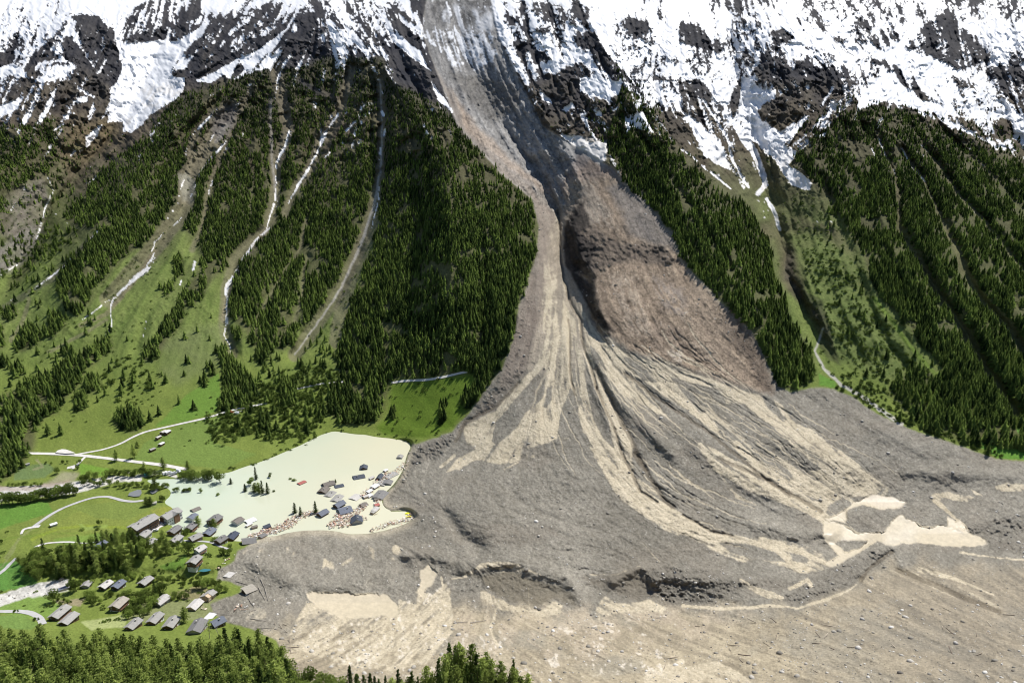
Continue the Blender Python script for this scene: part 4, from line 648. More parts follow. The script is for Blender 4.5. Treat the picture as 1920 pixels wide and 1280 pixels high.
T_cols = dict(slate=(.17, .165, .16), light=(.30, .29, .27), pale=(.46, .44, .41), blue=(.13, .145, .18), dark=(.06, .07, .09), white=(.66, .66, .66), brown=(.17, .15, .13), red=(.36, .12, .10), solar=(.045, .055, .08), tan=(.34, .31, .26))
def roof_mat(k):
    m = mat('roof ' + k, T_cols[k], .75, .3, .12, .8, 0, .08); t = m.node_tree; b = t.nodes['Principled BSDF']
    tc = t.nodes.new('ShaderNodeTexCoord'); wv = t.nodes.new('ShaderNodeTexBrick'); wv.inputs['Scale'].default_value = 1.0; wv.inputs['Brick Width'].default_value = .9; wv.inputs['Row Height'].default_value = .5; wv.inputs['Mortar Size'].default_value = .05
    t.links.new(tc.outputs['Object'], wv.inputs['Vector']); bp = t.nodes.new('ShaderNodeBump'); bp.inputs['Strength'].default_value = .5; bp.inputs['Distance'].default_value = .06
    t.links.new(wv.outputs['Fac'], bp.inputs['Height']); bp.invert = True; t.links.new(bp.outputs[0], b.inputs['Normal']); return m
M_roof = {k: roof_mat(k) for k in T_cols}
def wood_mat(nm, c):
    m = mat(nm, c, .8, .2, .25, 1.2, 0, .15); t = m.node_tree; b = t.nodes['Principled BSDF']; tc = t.nodes.new('ShaderNodeTexCoord'); wv = t.nodes.new('ShaderNodeTexWave'); wv.bands_direction = 'Z'; wv.inputs['Scale'].default_value = 1.6
    t.links.new(tc.outputs['Object'], wv.inputs['Vector']); bp = t.nodes.new('ShaderNodeBump'); bp.inputs['Strength'].default_value = .6; bp.inputs['Distance'].default_value = .05; t.links.new(wv.outputs['Fac'], bp.inputs['Height']); t.links.new(bp.outputs[0], b.inputs['Normal']); return m
M_wall = dict(wood=wood_mat('dark timber', (.12, .075, .045)), brown=wood_mat('brown timber', (.22, .13, .08)), white=mat('white render', (.75, .74, .70), .9, .2, .06, .6), grey=mat('grey render', (.42, .40, .37), .9, .2, .1, .6), pale=wood_mat('raw pale timber', (.48, .36, .25)))
M_glass = mat('window glass', (.03, .035, .045), .15, .6); M_frame = mat('window frame white', (.7, .69, .66), .6, .3); M_stone = mat('stone plinth', (.40, .38, .35), .9, .2, .2, 1.5)
M_conc = mat('pale concrete', (.55, .53, .50), .9, .2, .1, .4); M_metal = mat('zinc', (.45, .46, .48), .4, .5, .05, 1, .4)

# ------------------------------------------------------------------ mesh helpers
class MB:
    def __init__(s): s.v = []; s.f = []
    def add(s, v, f):
        n = len(s.v); s.v += [tuple(p) for p in v]; s.f += [tuple(i + n for i in q_) for q_ in f]; return s
    def box(s, x0, x1, y0, y1, z0, z1):
        return s.add([(x0,y0,z0),(x1,y0,z0),(x1,y1,z0),(x0,y1,z0),(x0,y0,z1),(x1,y0,z1),(x1,y1,z1),(x0,y1,z1)], [(3,2,1,0),(4,5,6,7),(0,1,5,4),(1,2,6,5),(2,3,7,6),(3,0,4,7)])
    def prism(s, prof, x0, x1):      # profile in (y,z), extruded along x
        n = len(prof); v = [(x0, y, z) for y, z in prof] + [(x1, y, z) for y, z in prof]
        f = [tuple(range(n))[::-1], tuple(range(n, 2*n))] + [(i, (i+1) % n, n + (i+1) % n, n + i) for i in range(n)]
        return s.add(v, f)
    def tube(s, a, b, ra, rb, n=6):
        a = Vector(a); b = Vector(b); d = (b - a).normalized(); u = d.orthogonal().normalized(); w_ = d.cross(u)
        v = [a + (u*math.cos(t) + w_*math.sin(t))*ra for t in [2*math.pi*i/n for i in range(n)]] + [b + (u*math.cos(t) + w_*math.sin(t))*rb for t in [2*math.pi*i/n for i in range(n)]]
        return s.add(v, [tuple(range(n))[::-1], tuple(range(n, 2*n))] + [(i, (i+1) % n, n + (i+1) % n, n + i) for i in range(n)])
    def mesh(s, name, m):
        me = bpy.data.meshes.new(name); me.from_pydata(s.v, [], s.f); me.update(); me.materials.append(m); return me
    def build(s, name, m, parent=None):
        o = bpy.data.objects.new(name, s.mesh(name, m)); COL.objects.link(o)
        if parent: o.parent = parent
        return o
def thing(name, label, cat, loc, rot=(0, 0, 0), group=None):
    o = bpy.data.objects.new(name, None); COL.objects.link(o); o.empty_display_size = .5; o.location = loc; o.rotation_euler = rot; o['label'] = label; o['category'] = cat
    if group: o['group'] = group
    return o
def tag(o, label, cat, group=None, kind=None):
    if label: o['label'] = label
    if cat: o['category'] = cat
    if group: o['group'] = group
    if kind: o['kind'] = kind
    return o
rng = np.random.RandomState(7); rnd = random.Random(11)

# ------------------------------------------------------------------ water
def sheet(name, pts, z, m, dens=3):
    """flat water surface filling a shoreline"""
    P = []; n = len(pts)
    for i in range(n):
        a = pts[i]; b = pts[(i+1) % n]
        for k in range(dens): P.append((a[0] + (b[0]-a[0])*k/dens, a[1] + (b[1]-a[1])*k/dens))
    import bmesh
    bm = bmesh.new(); vs = [bm.verts.new(on_water(u, v, z)) for u, v in P]; f = bm.faces.new(vs); bmesh.ops.triangulate(bm, faces=[f])
    me = bpy.data.meshes.new(name); bm.to_mesh(me); bm.free(); me.materials.append(m); o = bpy.data.objects.new(name, me); COL.objects.link(o); o['kind'] = 'structure'
    for p in me.polygons:
        if p.normal.z < 0: p.flip()
    return o
def water_mat(name, c1, c2, rough=.12, scale=.012):
    m = bpy.data.materials.new(name); m.use_nodes = True; t = m.node_tree; b = t.nodes['Principled BSDF']; g = t.nodes.new('ShaderNodeNewGeometry')
    n = t.nodes.new('ShaderNodeTexNoise'); n.inputs['Scale'].default_value = scale; n.inputs['Detail'].default_value = 5; t.links.new(g.outputs['Position'], n.inputs['Vector'])
    sx = t.nodes.new('ShaderNodeSeparateXYZ'); t.links.new(g.outputs['Position'], sx.inputs[0]); mr = t.nodes.new('ShaderNodeMapRange'); mr.inputs[1].default_value = -300; mr.inputs[2].default_value = -130; t.links.new(sx.outputs[0], mr.inputs[0])
    ma = t.nodes.new('ShaderNodeMath'); ma.operation = 'MULTIPLY_ADD'; t.links.new(n.outputs['Fac'], ma.inputs[0]); ma.inputs[1].default_value = .8; ma.inputs[2].default_value = -.4; m2 = t.nodes.new('ShaderNodeMath'); m2.use_clamp = True
    t.links.new(ma.outputs[0], m2.inputs[0]); t.links.new(mr.outputs[0], m2.inputs[1])
    mx = t.nodes.new('ShaderNodeMix'); mx.data_type = 'RGBA'; mx.inputs[6].default_value = (*c1, 1); mx.inputs[7].default_value = (*c2, 1); t.links.new(m2.outputs[0], mx.inputs[0]); t.links.new(mx.outputs[2], b.inputs['Base Color'])
    b.inputs['Roughness'].default_value = rough; b.inputs['Specular IOR Level'].default_value = .4
    n2 = t.nodes.new('ShaderNodeTexNoise'); n2.inputs['Scale'].default_value = .5; t.links.new(g.outputs['Position'], n2.inputs['Vector']); bp = t.nodes.new('ShaderNodeBump'); bp.inputs['Strength'].default_value = .05; bp.inputs['Distance'].default_value = .3
    t.links.new(n2.outputs['Fac'], bp.inputs['Height']); t.links.new(bp.outputs[0], b.inputs['Normal']); return m
LK = [(u + (6 if u > 700 and v > 830 else 0), v) for u, v in LAKE]
cx_, cy_ = 540, 910
LK = [(cx_ + (u - cx_)*1.03, cy_ + (v - cy_)*1.06) for u, v in LAKE]
sheet('lake', LK, -.12, water_mat('silty flood water', (.43, .495, .385), (.55, .53, .39)), 2)
M_pond = water_mat('dark pond water', (.16, .17, .17), (.16, .17, .17), .1)
M_turq = water_mat('turquoise pool water', (.05, .17, .19), (.05, .17, .19), .1)
def ground_disc(name, pts, dz, m, kind='structure'):
    P = [at(u, v) for u, v in pts]; z = sum(p.z for p in P)/len(P) + dz; mb = MB(); c = sum(P, Vector())/len(P); n = len(P)
    mb.add([(p.x, p.y, z) for p in P] + [(c.x, c.y, z)], [(i, (i+1) % n, n) for i in range(n)]); o = mb.build(name, m); o['kind'] = kind
    for p in o.data.polygons:
        if p.normal.z < 0: p.flip()
    return o
ground_disc('pond', P_(240,930, 243,925, 252,922, 258,920, 265,920, 266,926, 262,931, 252,932), 1.0, M_pond)
ground_disc('pond', P_(281,924, 286,919, 293,917, 300,918, 292,925, 286,927), 1.0, M_pond)
ground_disc('pool', P_(372,1076, 378,1069, 386,1064, 394,1067, 396,1071, 390,1075, 382,1077), 1.3, M_turq)

# ------------------------------------------------------------------ roads and paths, draped strips
def strip(name, pts, wid, m, lift=.25, n=8, kind='structure'):
    pts = [tuple(p) for p in pts]; P = []
    for i in range(len(pts) - 1):
        p0 = pts[max(i-1, 0)]; p1 = pts[i]; p2 = pts[i+1]; p3 = pts[min(i+2, len(pts)-1)]
        for k in range(n):
            t = k/n; P.append(tuple(.5*((2*p1[j]) + (-p0[j]+p2[j])*t + (2*p0[j]-5*p1[j]+4*p2[j]-p3[j])*t*t + (-p0[j]+3*p1[j]-3*p2[j]+p3[j])*t**3) for j in (0, 1)))
    P.append(pts[-1]); W3 = [at(u, v) for u, v in P]; mb = MB(); vs = []; N = len(W3)
    for i, p in enumerate(W3):
        d = (W3[min(i+1, N-1)] - W3[max(i-1, 0)]); d.z = 0; d.normalize(); s_ = Vector((d.y, -d.x, 0)); ww = (wid if np.isscalar(wid) else float(np.interp(i/(N-1), np.linspace(0, 1, len(wid)), wid)))/2
        for k in (-1, -.33, .33, 1):
            qv = p + s_*ww*k; zz = p.z
            x_, y_ = qv.x, qv.y; vs.append((x_, y_, proj_z(x_, y_, zz) + lift))
    f = [(4*i+j, 4*i+j+1, 4*i+5+j, 4*i+4+j) for i in range(N-1) for j in range(3)]
    mb.add(vs, f); o = mb.build(name, m); o['kind'] = kind; return o
def proj_z(x, y, z):
    """height of the ground near (x, y, z)"""
    for _ in range(4):
        dz = z - CAMZ; dep = y*CP - dz*SP; t = (y*SP + dz*CP)/dep; u = 960 + FPX*x/dep; v = 640 - FPX*t
        p = at(min(max(u, -690), 2600), min(max(v, -320), 1690)); z = p.z
    return z
M_gravelroad = mat('pale gravel road', (.56, .54, .50), .95, .1, .12, .3); M_asph = mat('grey asphalt', (.40, .395, .385), .9, .2, .08, .3)
strip('road', P_(38,850, 70,850, 110,851, 155,854, 200,859, 250,865, 300,871, 330,876, 352,880), (4, 4.4, 4.4, 4.2, 5, 4), M_gravelroad)
ground = ground_disc('gravel_yard', P_(104,850, 108,845, 116,842, 124,843, 133,847, 142,851, 125,852), .9, M_gravelroad)
strip('road', P_(142,852, 165,848, 195,842, 225,832, 250,819, 275,809, 310,801, 345,793, 385,784, 415,775, 440,768, 465,763, 500,756), 2.8, M_gravelroad)
strip('path', P_(160,856, 152,864, 144,872, 136,879), 2.6, M_gravelroad); strip('path', P_(142,873, 132,876, 126,877), 4.5, M_gravelroad)
strip('path', P_(553,730, 575,725, 600,720, 625,717, 645,716), 2.8, M_gravelroad); strip('path', P_(733,718, 760,714, 800,712, 835,706, 865,699, 895,694), 2.8, M_gravelroad)
strip('path', P_(62,988, 90,968, 115,954, 145,942, 175,933, 200,931, 215,934, 230,938, 250,940, 270,938), 3.4, M_asph)
strip('path', P_(40,1001, 44,993, 52,990, 62,988, 75,986), (1.6, 3, 4), M_conc)
strip('path', P_(30,1046, 18,1058, 8,1068, -10,1082), 3.0, M_asph)
strip('path', P_(66,1026, 80,1020, 100,1017, 130,1016, 160,1018, 190,1014, 205,1010), (3.4, 2.6, 2.4, 2, 2.4), M_conc)
strip('road', P_(-20,1146, 15,1146, 40,1146, 60,1150, 74,1158, 81,1170), (3.6, 3.8, 4.4, 4, 4), M_asph)
strip('road', P_(288,996, 292,990, 301,984, 312,977), 6.5, M_conc); strip('path', P_(290,975, 300,975, 308,974), (3, 4), M_conc)
strip('path', P_(345,1013, 365,1014, 385,1015, 400,1018, 415,1025, 432,1030), 2.6, M_asph)

# ------------------------------------------------------------------ buildings
def roof_pair(L, W, ze, zr, oh=.7, th=.28):
    """two pitched slabs: profile across y"""
    s = (zr - ze)/(W/2); y0 = W/2 + oh; zo = ze - s*oh
    return [(-y0, zo), (0, zr), (y0, zo), (y0, zo + th), (0, zr + th + .02), (-y0, zo + th)]
def house(name, u, v, L, W, H, az, roof, wall, label, cat='house', group=None, pitch=.42, sink=0, tilt=(0, 0), balc=True, plinth='white', wins=True, water=False, chim=True, damage=0, roofside=0, oh=.8, storeys=None, dz=0):
    base = on_water(u, v, 0) if water else at(u, v)
    if not water: base.z -= .35
    base.z += dz - sink
    L *= .75; W *= .80; H *= .86; az -= 24
    o = thing(name, label, cat, base, (R(tilt[0]), R(tilt[1]), R(90 - az)), group)
    zr = H + pitch*W/2; hx = L/2
    pl = 0
    if plinth and H > 3.4:
        pl = H*.36
        MB().box(-hx, hx, -W/2, W/2, -2.2, pl).build('plinth', M_wall.get(plinth, M_stone), o)
    k = .12 if pl else 0
    MB().prism([(-W/2 - k, pl - (0 if pl else 2)), (W/2 + k, pl - (0 if pl else 2)), (W/2 + k, H), (0, zr), (-W/2 - k, H)], -hx - k, hx + k).build('wall', M_wall[wall], o)
    prof = roof_pair(L, W, H + .03, zr + .03, oh)
    if damage: rf = MB().prism([prof[1], prof[2], prof[3], prof[4]], -hx - oh, hx + oh*.6).prism([prof[0], prof[1], prof[4], prof[5]], -hx*.2, hx + oh)
    else: rf = MB().prism(prof, -hx - oh, hx + oh)
    r = rf.build('roof', M_roof[roof], o)
    if chim:
        cx = L*rnd.choice([-.18, .1, .2]); cy = W*rnd.choice([-.14, .16]); zc = H + pitch*(W/2 - abs(cy))
        MB().box(cx-.35, cx+.35, cy-.3, cy+.3, zc-.3, zc+1.25).box(cx-.45, cx+.45, cy-.4, cy+.4, zc+1.25, zc+1.4).build('chimney', M_wall['grey'], r)
    if wins and H - sink > 2.0:
        st = storeys or max(1, int(round(H/2.7))); hh = H/st
        def win(x, y, z, ax, w_=.95, h_=1.15, nm='window'):
            m = MB(); m2 = MB()
            if ax == 'x': sg = -1 if x < 0 else 1; xx = sg*(hx + k); m.box(min(xx, xx+sg*.09), max(xx, xx+sg*.09), y-w_/2, y+w_/2, z, z+h_); m2.box(min(xx+sg*.09, xx+sg*.12), max(xx+sg*.09, xx+sg*.12), y-w_/2+.12, y+w_/2-.12, z+.12, z+h_-.12)
            else: sg = -1 if y < 0 else 1; yy = sg*(W/2 + k); m.box(x-w_/2, x+w_/2, min(yy, yy+sg*.09), max(yy, yy+sg*.09), z, z+h_); m2.box(x-w_/2+.12, x+w_/2-.12, min(yy+sg*.09, yy+sg*.12), max(yy+sg*.09, yy+sg*.12), z+.12, z+h_-.12)
            a = m.build(nm, M_frame if nm == 'window' else M_wall['brown'], o)
            if nm == 'window': m2.build('pane', M_glass, a)
        for q_ in range(st):
            z = q_*hh + .75
            for y in np.linspace(-W*.3, W*.3, 3 if W > 7 else 2): win(-1, y, z, 'x')
            for x in np.linspace(-L*.36, L*.36, max(2, int(L/3.2))):
                if q_ == 0 and abs(x) < L*.12: continue
                win(x, -1, z, 'y')
        win(L*.02, -1, .1, 'y', 1.0, 1.7, 'door')
        if balc and st >= 2:
            for q_ in range(1, st):
                z = q_*hh; b = MB().box(-hx*.85, hx*.85, -W/2 - 1.35, -W/2 - .14, z - .12, z)
                b.box(-hx*.85, hx*.85, -W/2 - 1.35, -W/2 - 1.27, z + .85, z + .95)
                for i in range(int(L*2.2)):
                    x = -hx*.85 + i*L*.85/(int(L*2.2) - 1); b.box(x-.05, x+.05, -W/2-1.34, -W/2-1.28, z, z + .85)
                b.build('balcony', M_wall['brown'], o)
    elif cat in ('barn', 'shed'):
        MB().box(-hx-.12, -hx, -.8, .8, 0, 1.9).build('door', M_wall['brown'], o)
    return o
AZ = 32
GV_ = 'village houses on the green side'
HOUSES = [
 # u, v, L, W, H, az, roof, wall, label, opts
 ('chalet', 361, 973, 9, 7, 4.6, 38, 'blue', 'white', 'small flooded chalet with blue-grey roof in the shallows right of the white block', dict(water=1, sink=1.4)),
 ('chalet', 403, 979, 13, 10.5, 5.2, 38, 'slate', 'wood', 'largest dark timber chalet standing alone in the flood water', dict(water=1, sink=1.2)),
 ('chalet', 446, 980, 9.5, 8.5, 4.4, 48, 'brown', 'white', 'brown-roofed chalet half sunk in the lake left of the floating white roof', dict(water=1, sink=1.5)),
 ('chalet', 359, 994, 11, 8, 4.8, AZ, 'slate', 'wood', 'grey-roofed timber chalet with a round tree at its right corner by the water', {}),
 ('chalet', 328, 1000, 12, 8.5, 4.6, AZ+6, 'slate', 'brown', 'wide grey-roofed chalet below the white block', {}),
 ('chalet', 393, 1002, 11.5, 8.5, 4.2, AZ+4, 'blue', 'wood', 'blue-roofed chalet at the water edge below the largest flooded chalet', dict(sink=.6)),
 ('chalet', 367, 1012, 11, 8.5, 3.8, 60, 'light', 'brown', 'low light-roofed chalet with rubble at its right wall', {}),
 ('chalet', 436, 1010, 12, 8, 4.4, AZ, 'solar', 'wood', 'dark chalet with solar panels all over its roof', dict(sink=.6)),
 ('chalet', 415, 1018, 10, 8, 4.6, 48, 'slate', 'wood', 'dark chalet touching the chalet with the solar roof', {}),
 ('chalet', 272, 1008, 10.5, 8.5, 4.4, AZ, 'light', 'grey', 'light grey roofed house just below the long apartment house', {}),
 ('chalet', 283, 1023, 10, 6.5, 4.4, AZ, 'light', 'wood', 'narrow chalet with pale roof among trees above the stone knoll', {}),
 ('chalet', 331, 1017, 11.5, 7.5, 4.2, AZ+4, 'light', 'grey', 'pale two-tone roofed chalet beside the white terrace', {}),
 ('chalet', 376, 1036, 9, 7.5, 4.8, 50, 'pale', 'white', 'pale-roofed chalet with white lower wall alone on the grassy knoll', {}),
 ('chalet', 366, 1060, 11.5, 8.5, 6.0, AZ, 'light', 'wood', 'tall three-storey dark chalet above the turquoise pool', dict(storeys=2)),
 ('chalet', 274, 1095, 10.5, 7.5, 3.8, 40, 'light', 'wood', 'brown chalet with light roof on the bank below the stream', {}),
 ('chalet', 223, 1102, 10, 7, 4.0, 36, 'blue', 'wood', 'dark chalet with blue-grey roof, right one of the pair below the stream', {}),
 ('chalet', 199, 1102, 9.5, 7, 3.8, 38, 'pale', 'wood', 'chalet with nearly white roof, left one of the pair below the stream', {}),
 ('chalet', 163, 1100, 6, 6, 3.2, 20, 'light', 'grey', 'small grey house half hidden by shrubs near the gravel bed', dict(chim=False)),
 ('chalet', 224, 1139, 12.5, 9, 4.8, AZ, 'tan', 'wood', 'big chalet with tan roof on the bright lawn', {}),
 ('chalet', 114, 1157, 15, 8.5, 5.2, AZ, 'light', 'wood', 'upper roof of the double house at the end of the curved drive', {}),
 ('chalet', 130, 1166, 13, 8, 3.6, AZ, 'light', 'wood', 'lower roof of the double house beside the forest', dict(chim=False)),
 ('chalet', 251, 1176, 11, 7.5, 3.6, AZ+4, 'light', 'brown', 'leftmost chalet of the row of three along the forest edge', {}),
 ('chalet', 292, 1166, 11.5, 7.5, 4.0, AZ, 'light', 'brown', 'middle chalet of the row of three along the forest edge', {}),
 ('chalet', 322, 1174, 12, 8, 4.0, AZ-6, 'light', 'wood', 'rightmost chalet of the row of three, beside a bare dark tree', {}),
 ('chalet', 371, 1181, 14, 10, 3.8, 24, 'slate', 'grey', 'broad low house with slate roof behind the first foreground trees', {}),
 ('chalet', 410, 1172, 9, 7.5, 3.8, 66, 'blue', 'wood', 'dark chalet with white roof edges at the border of the slide', dict(balc=False)),
 ('chalet', 304, 1130, 11, 8, 3.4, 44, 'pale', 'grey', 'pale roof half hidden by shrubs in the middle of the lower hamlet', dict(chim=False)),
 ('chalet', 366, 1137, 11, 7.5, 2.6, 36, 'pale', 'pale', 'pale metal roof pushed askew at the edge of the grey slide', dict(chim=False, wins=False, plinth=None, tilt=(6, 0))),
 ('chalet', 392, 1122, 10, 7.5, 4.2, 40, 'light', 'pale', 'broken house with splintered side and half its roof gone', dict(damage=1, chim=False, balc=False, plinth=None, tilt=(0, 4))),
 ('chalet', 466, 1108, 10, 8, 2.6, 62, 'tan', 'wood', 'lone tilted tan roof stranded on the grey debris', dict(chim=False, wins=False, plinth=None, tilt=(10, 8), pitch=.2)),
 ('chalet', 189, 1026, 10, 7, 3.6, 40, 'blue', 'wood', 'blue-roofed house mostly hidden by the big grove', dict(chim=False)),
 ('chalet', 466, 1017, 13, 9, 2.6, 86, 'slate', 'brown', 'collapsed house with sagging grey roof where the wreckage meets the slide', dict(chim=False, wins=False, plinth=None, tilt=(5, 10))),
 # lake
 ('chalet', 616, 908, 13, 9.5, 2.6, 75, 'brown', 'wood', 'grey-brown roofed chalet with a small spruce at its right corner in the lake', dict(water=1, sink=1.5, wins=False, plinth=None)),
 ('chalet', 607, 920, 12, 9.5, 2.6, 36, 'brown', 'wood', 'brown-roofed chalet with open dark gable, sunk to the eaves', dict(water=1, sink=1.4, wins=False, plinth=None)),
 ('chalet', 619, 926, 12, 9.5, 2.0, 40, 'light', 'grey', 'light grey roof lying flat in the lake, left of a twin roof', dict(water=1, sink=2.0, wins=False, plinth=None, pitch=.25)),
 ('chalet', 632, 934, 14.5, 9.5, 2.0, 36, 'light', 'grey', 'long light grey roof with a ridge, just above the blue gabled chalet', dict(water=1, sink=1.9, wins=False, plinth=None, pitch=.3)),
 ('chalet', 636, 948, 12, 8, 3.4, 56, 'blue', 'wood', 'blue-grey chalet with steep roof and dark right eave in the lake', dict(water=1, sink=1.2, wins=False, plinth=None, pitch=.6)),
 ('chalet', 636, 911, 9.5, 6, 1.6, 88, 'dark', 'wood', 'small flat dark roof right of the brown roofs in the lake', dict(water=1, sink=1.3, wins=False, plinth=None, pitch=.15, chim=False)),
 ('chalet', 673, 894, 13, 9, 2.0, 90, 'dark', 'wood', 'dark slate roof alone in the open lake, lower of two', dict(water=1, sink=1.5, wins=False, plinth=None, pitch=.3)),
 ('chalet', 682, 877, 9, 8, 2.4, 16, 'dark', 'wood', 'dark blue roof farthest up the lake, upper of two', dict(water=1, sink=1.4, wins=False, plinth=None, pitch=.5, chim=False)),
 ('chalet', 750, 857, 7, 6, 2.0, 30, 'light', 'grey', 'small pale roof wedged at the far right shore of the lake', dict(water=1, sink=1.0, wins=False, plinth=None, chim=False)),
 ('chalet', 712, 895, 12, 5.5, 1.8, 32, 'dark', 'wood', 'narrow black roof with a white ridge among the wreckage', dict(water=1, sink=.8, wins=False, plinth=None, chim=False, pitch=.7)),
 ('chalet', 703, 913, 8, 6, 2.4, 55, 'white', 'wood', 'white-roofed box hut with dark walls among the wreckage', dict(water=1, sink=.8, wins=False, plinth=None, chim=False, pitch=.2)),
 ('chalet', 667, 932, 11, 10, 1.4, 50, 'pale', 'pale', 'pale flattened roof floating alone left of the wreckage heap', dict(water=1, sink=1.2, wins=False, plinth=None, chim=False, pitch=.15)),
 ('chalet', 647, 958, 13.5, 13, 3.0, 84, 'blue', 'grey', 'big blue-grey house with a pale band across its roof in the wreckage', dict(water=1, sink=1.4, wins=False, plinth=None, pitch=.35)),
 ('chalet', 669, 977, 11, 11, 3.0, 8, 'dark', 'grey', 'round-shouldered dark roof with grey right half at the wreckage end', dict(water=1, sink=1.2, wins=False, plinth=None, pitch=.6)),
 ('chalet', 605, 964, 11, 8, 3.0, 56, 'blue', 'wood', 'blue-grey gabled chalet beside the thin spruce and the wood drift', dict(water=1, sink=1.0, wins=False, plinth=None, pitch=.5, chim=False)),
 ('chalet', 681, 947, 7.5, 6, 2.0, 60, 'brown', 'wood', 'small charred grey roof at the upper end of the middle wreckage', dict(water=1, sink=1.0, wins=False, plinth=None, chim=False, tilt=(4, 4))),
 ('chalet', 733, 891, 16, 9, 1.6, 60, 'light', 'grey', 'long grey roof slab pushed onto the right shore, topmost of three', dict(water=1, sink=1.2, wins=False, plinth=None, pitch=.15)),
 ('chalet', 716, 906, 10, 10, 1.8, 40, 'light', 'grey', 'square grey roof slab on the right shore, middle of three', dict(water=1, sink=1.3, wins=False, plinth=None, pitch=.2, chim=False)),
 ('chalet', 727, 905, 9, 9, 2.2, 30, 'slate', 'grey', 'cracked dark grey roof slab leaning on the right shore', dict(water=1, sink=1.0, wins=False, plinth=None, pitch=.2, chim=False, tilt=(6, 0))),
 ('chalet', 713, 929, 17, 12, 2.2, 40, 'slate', 'grey', 'largest slate roof on the wreckage heap, lowest of the shore slabs', dict(water=1, sink=1.0, wins=False, plinth=None, pitch=.22, tilt=(4, 0))),
 ('chalet', 566, 905, 8.5, 4.5, 1.4, 62, 'red', 'white', 'small red roof floating in the middle of the lake', dict(water=1, sink=.9, wins=False, plinth=None, chim=False, pitch=.2)),
 ('chalet', 470, 976, 9.5, 7.5, 1.2, 66, 'white', 'white', 'white sheet-metal roof floating near the flooded chalets', dict(water=1, sink=.8, wins=False, plinth=None, chim=False, pitch=.25)),
 ('chalet', 367, 955, 8, 6, 1.6, 62, 'brown', 'wood', 'little brown roof tip, topmost one in the shallow end of the lake', dict(water=1, sink=1.1, wins=False, plinth=None, chim=False)),
]
for h in HOUSES:
    nm, u, v, L_, W_, H_, az, rf, wl_, lab, op = h; op = dict(op)
    lake_h = lab and (u > 540 or op.get('wins') is False)
    house('chalet', u, v, L_*.95, W_*.95, H_, az, rf, wl_, lab, 'house', 'houses in the flood and wreckage' if (op.get('water')) else GV_, **op)
# small white roof scraps, sheds and barns
for u, v, L_, W_, az, rf, lab in [(467, 985, 7, 2.6, 55, 'white', 'narrow white roof scrap just below the floating white roof'), (477, 989, 6, 4, 80, 'brown', 'small brown box hut drifting at the start of the wood drift'), (693, 922, 7, 5, 60, 'white', 'white hut left of the largest slate roof, upper one'), (686, 932, 6, 5, 75, 'pale', 'pale hut left of the largest slate roof, lower one'), (693, 930, 5.5, 4.5, 60, 'white', 'white hut tucked against the largest slate roof'),
 (697, 897, 6, 3.5, 70, 'pale', 'tilted pale hut with dark underside left of the black roof'), (723, 883, 5, 4, 60, 'white', 'white box at the top of the right shore wreckage'), (704, 956, 8, 6, 45, 'pale', 'light roof scrap at the lower end of the thin wreckage line'), (699, 962, 5, 4, 45, 'light', 'smallest light roof scrap below the thin wreckage line'), (707, 948, 5, 4, 80, 'red', 'pink and white box in the thin wreckage line'), (706, 937, 5, 3.5, 90, 'brown', 'brown hut roof under the largest slate roof'),
 (501, 988, 7, 5, 80, 'dark', 'small dark roof standing in the wood drift'), (492, 1006, 8, 5, 50, 'slate', 'slanting grey roof piece beside the collapsed house')]:
    house('hut', u, v, L_, W_, 1.8, az, rf, 'pale' if rf != 'dark' else 'wood', lab, 'hut', 'drifting huts and roof pieces', pitch=.2, sink=.5, water=True, wins=False, chim=False, plinth=None, oh=.3, tilt=(rnd.uniform(-7, 7), rnd.uniform(-7, 7)))
for u, v, L_, W_, az, rf, lab in [(307, 812, 8, 5.5, 40, 'pale', 'left one of the two touching hay barns by the upper road'), (313.5, 812, 8.5, 6, 40, 'white', 'right one of the two touching hay barns by the upper road'), (297.5, 822, 7, 4, 44, 'pale', 'narrow pale hay barn below the touching pair'), (303, 834.5, 7, 4.5, 40, 'white', 'white-roofed hay barn lower down the meadow'), (286, 845, 7, 4.5, 52, 'light', 'bluish-roofed hay barn, lowest on the meadow')]:
    house('hay_barn', u, v, L_, W_, 2.7, az, rf, 'wood', lab, 'barn', 'hay barns on the upper meadow', wins=False, chim=False, plinth=None, pitch=.3, oh=.3)
for u, v, L_, W_, az, rf, lab in [(101, 985, 6, 4, 70, 'white', 'small white-roofed shed alone on the flowery meadow'), (289, 945, 5, 3.4, 88, 'pale', 'little shed with pale flat roof under the tree at the lake end of the path'), (118, 1106, 7, 4, 70, 'blue', 'low blue-white shed at the edge of the gravel bed'), (52, 872, 4, 3, 60, 'light', 'tiny grey shed at the forest edge by the upper road')]:
    house('shed', u, v, L_, W_, 2.2, az, rf, 'grey', lab, 'shed', None, wins=False, chim=False, plinth=None, pitch=.2, oh=.3)
# flat buried roofs
for u, v, L_, W_, az, m_, lab in [(430, 1078, 7.5, 6.5, 40, 'pale', 'square pale roof buried to its top in the grey slide'), (393, 1157, 9, 6, 38, 'white', 'bare white flat roof above the broad low house')]:
    house('buried_house', u, v, L_, W_, 1.2, az, m_, 'grey', lab, 'house', None, wins=False, chim=False, plinth=None, pitch=.06, oh=.3, sink=.4)
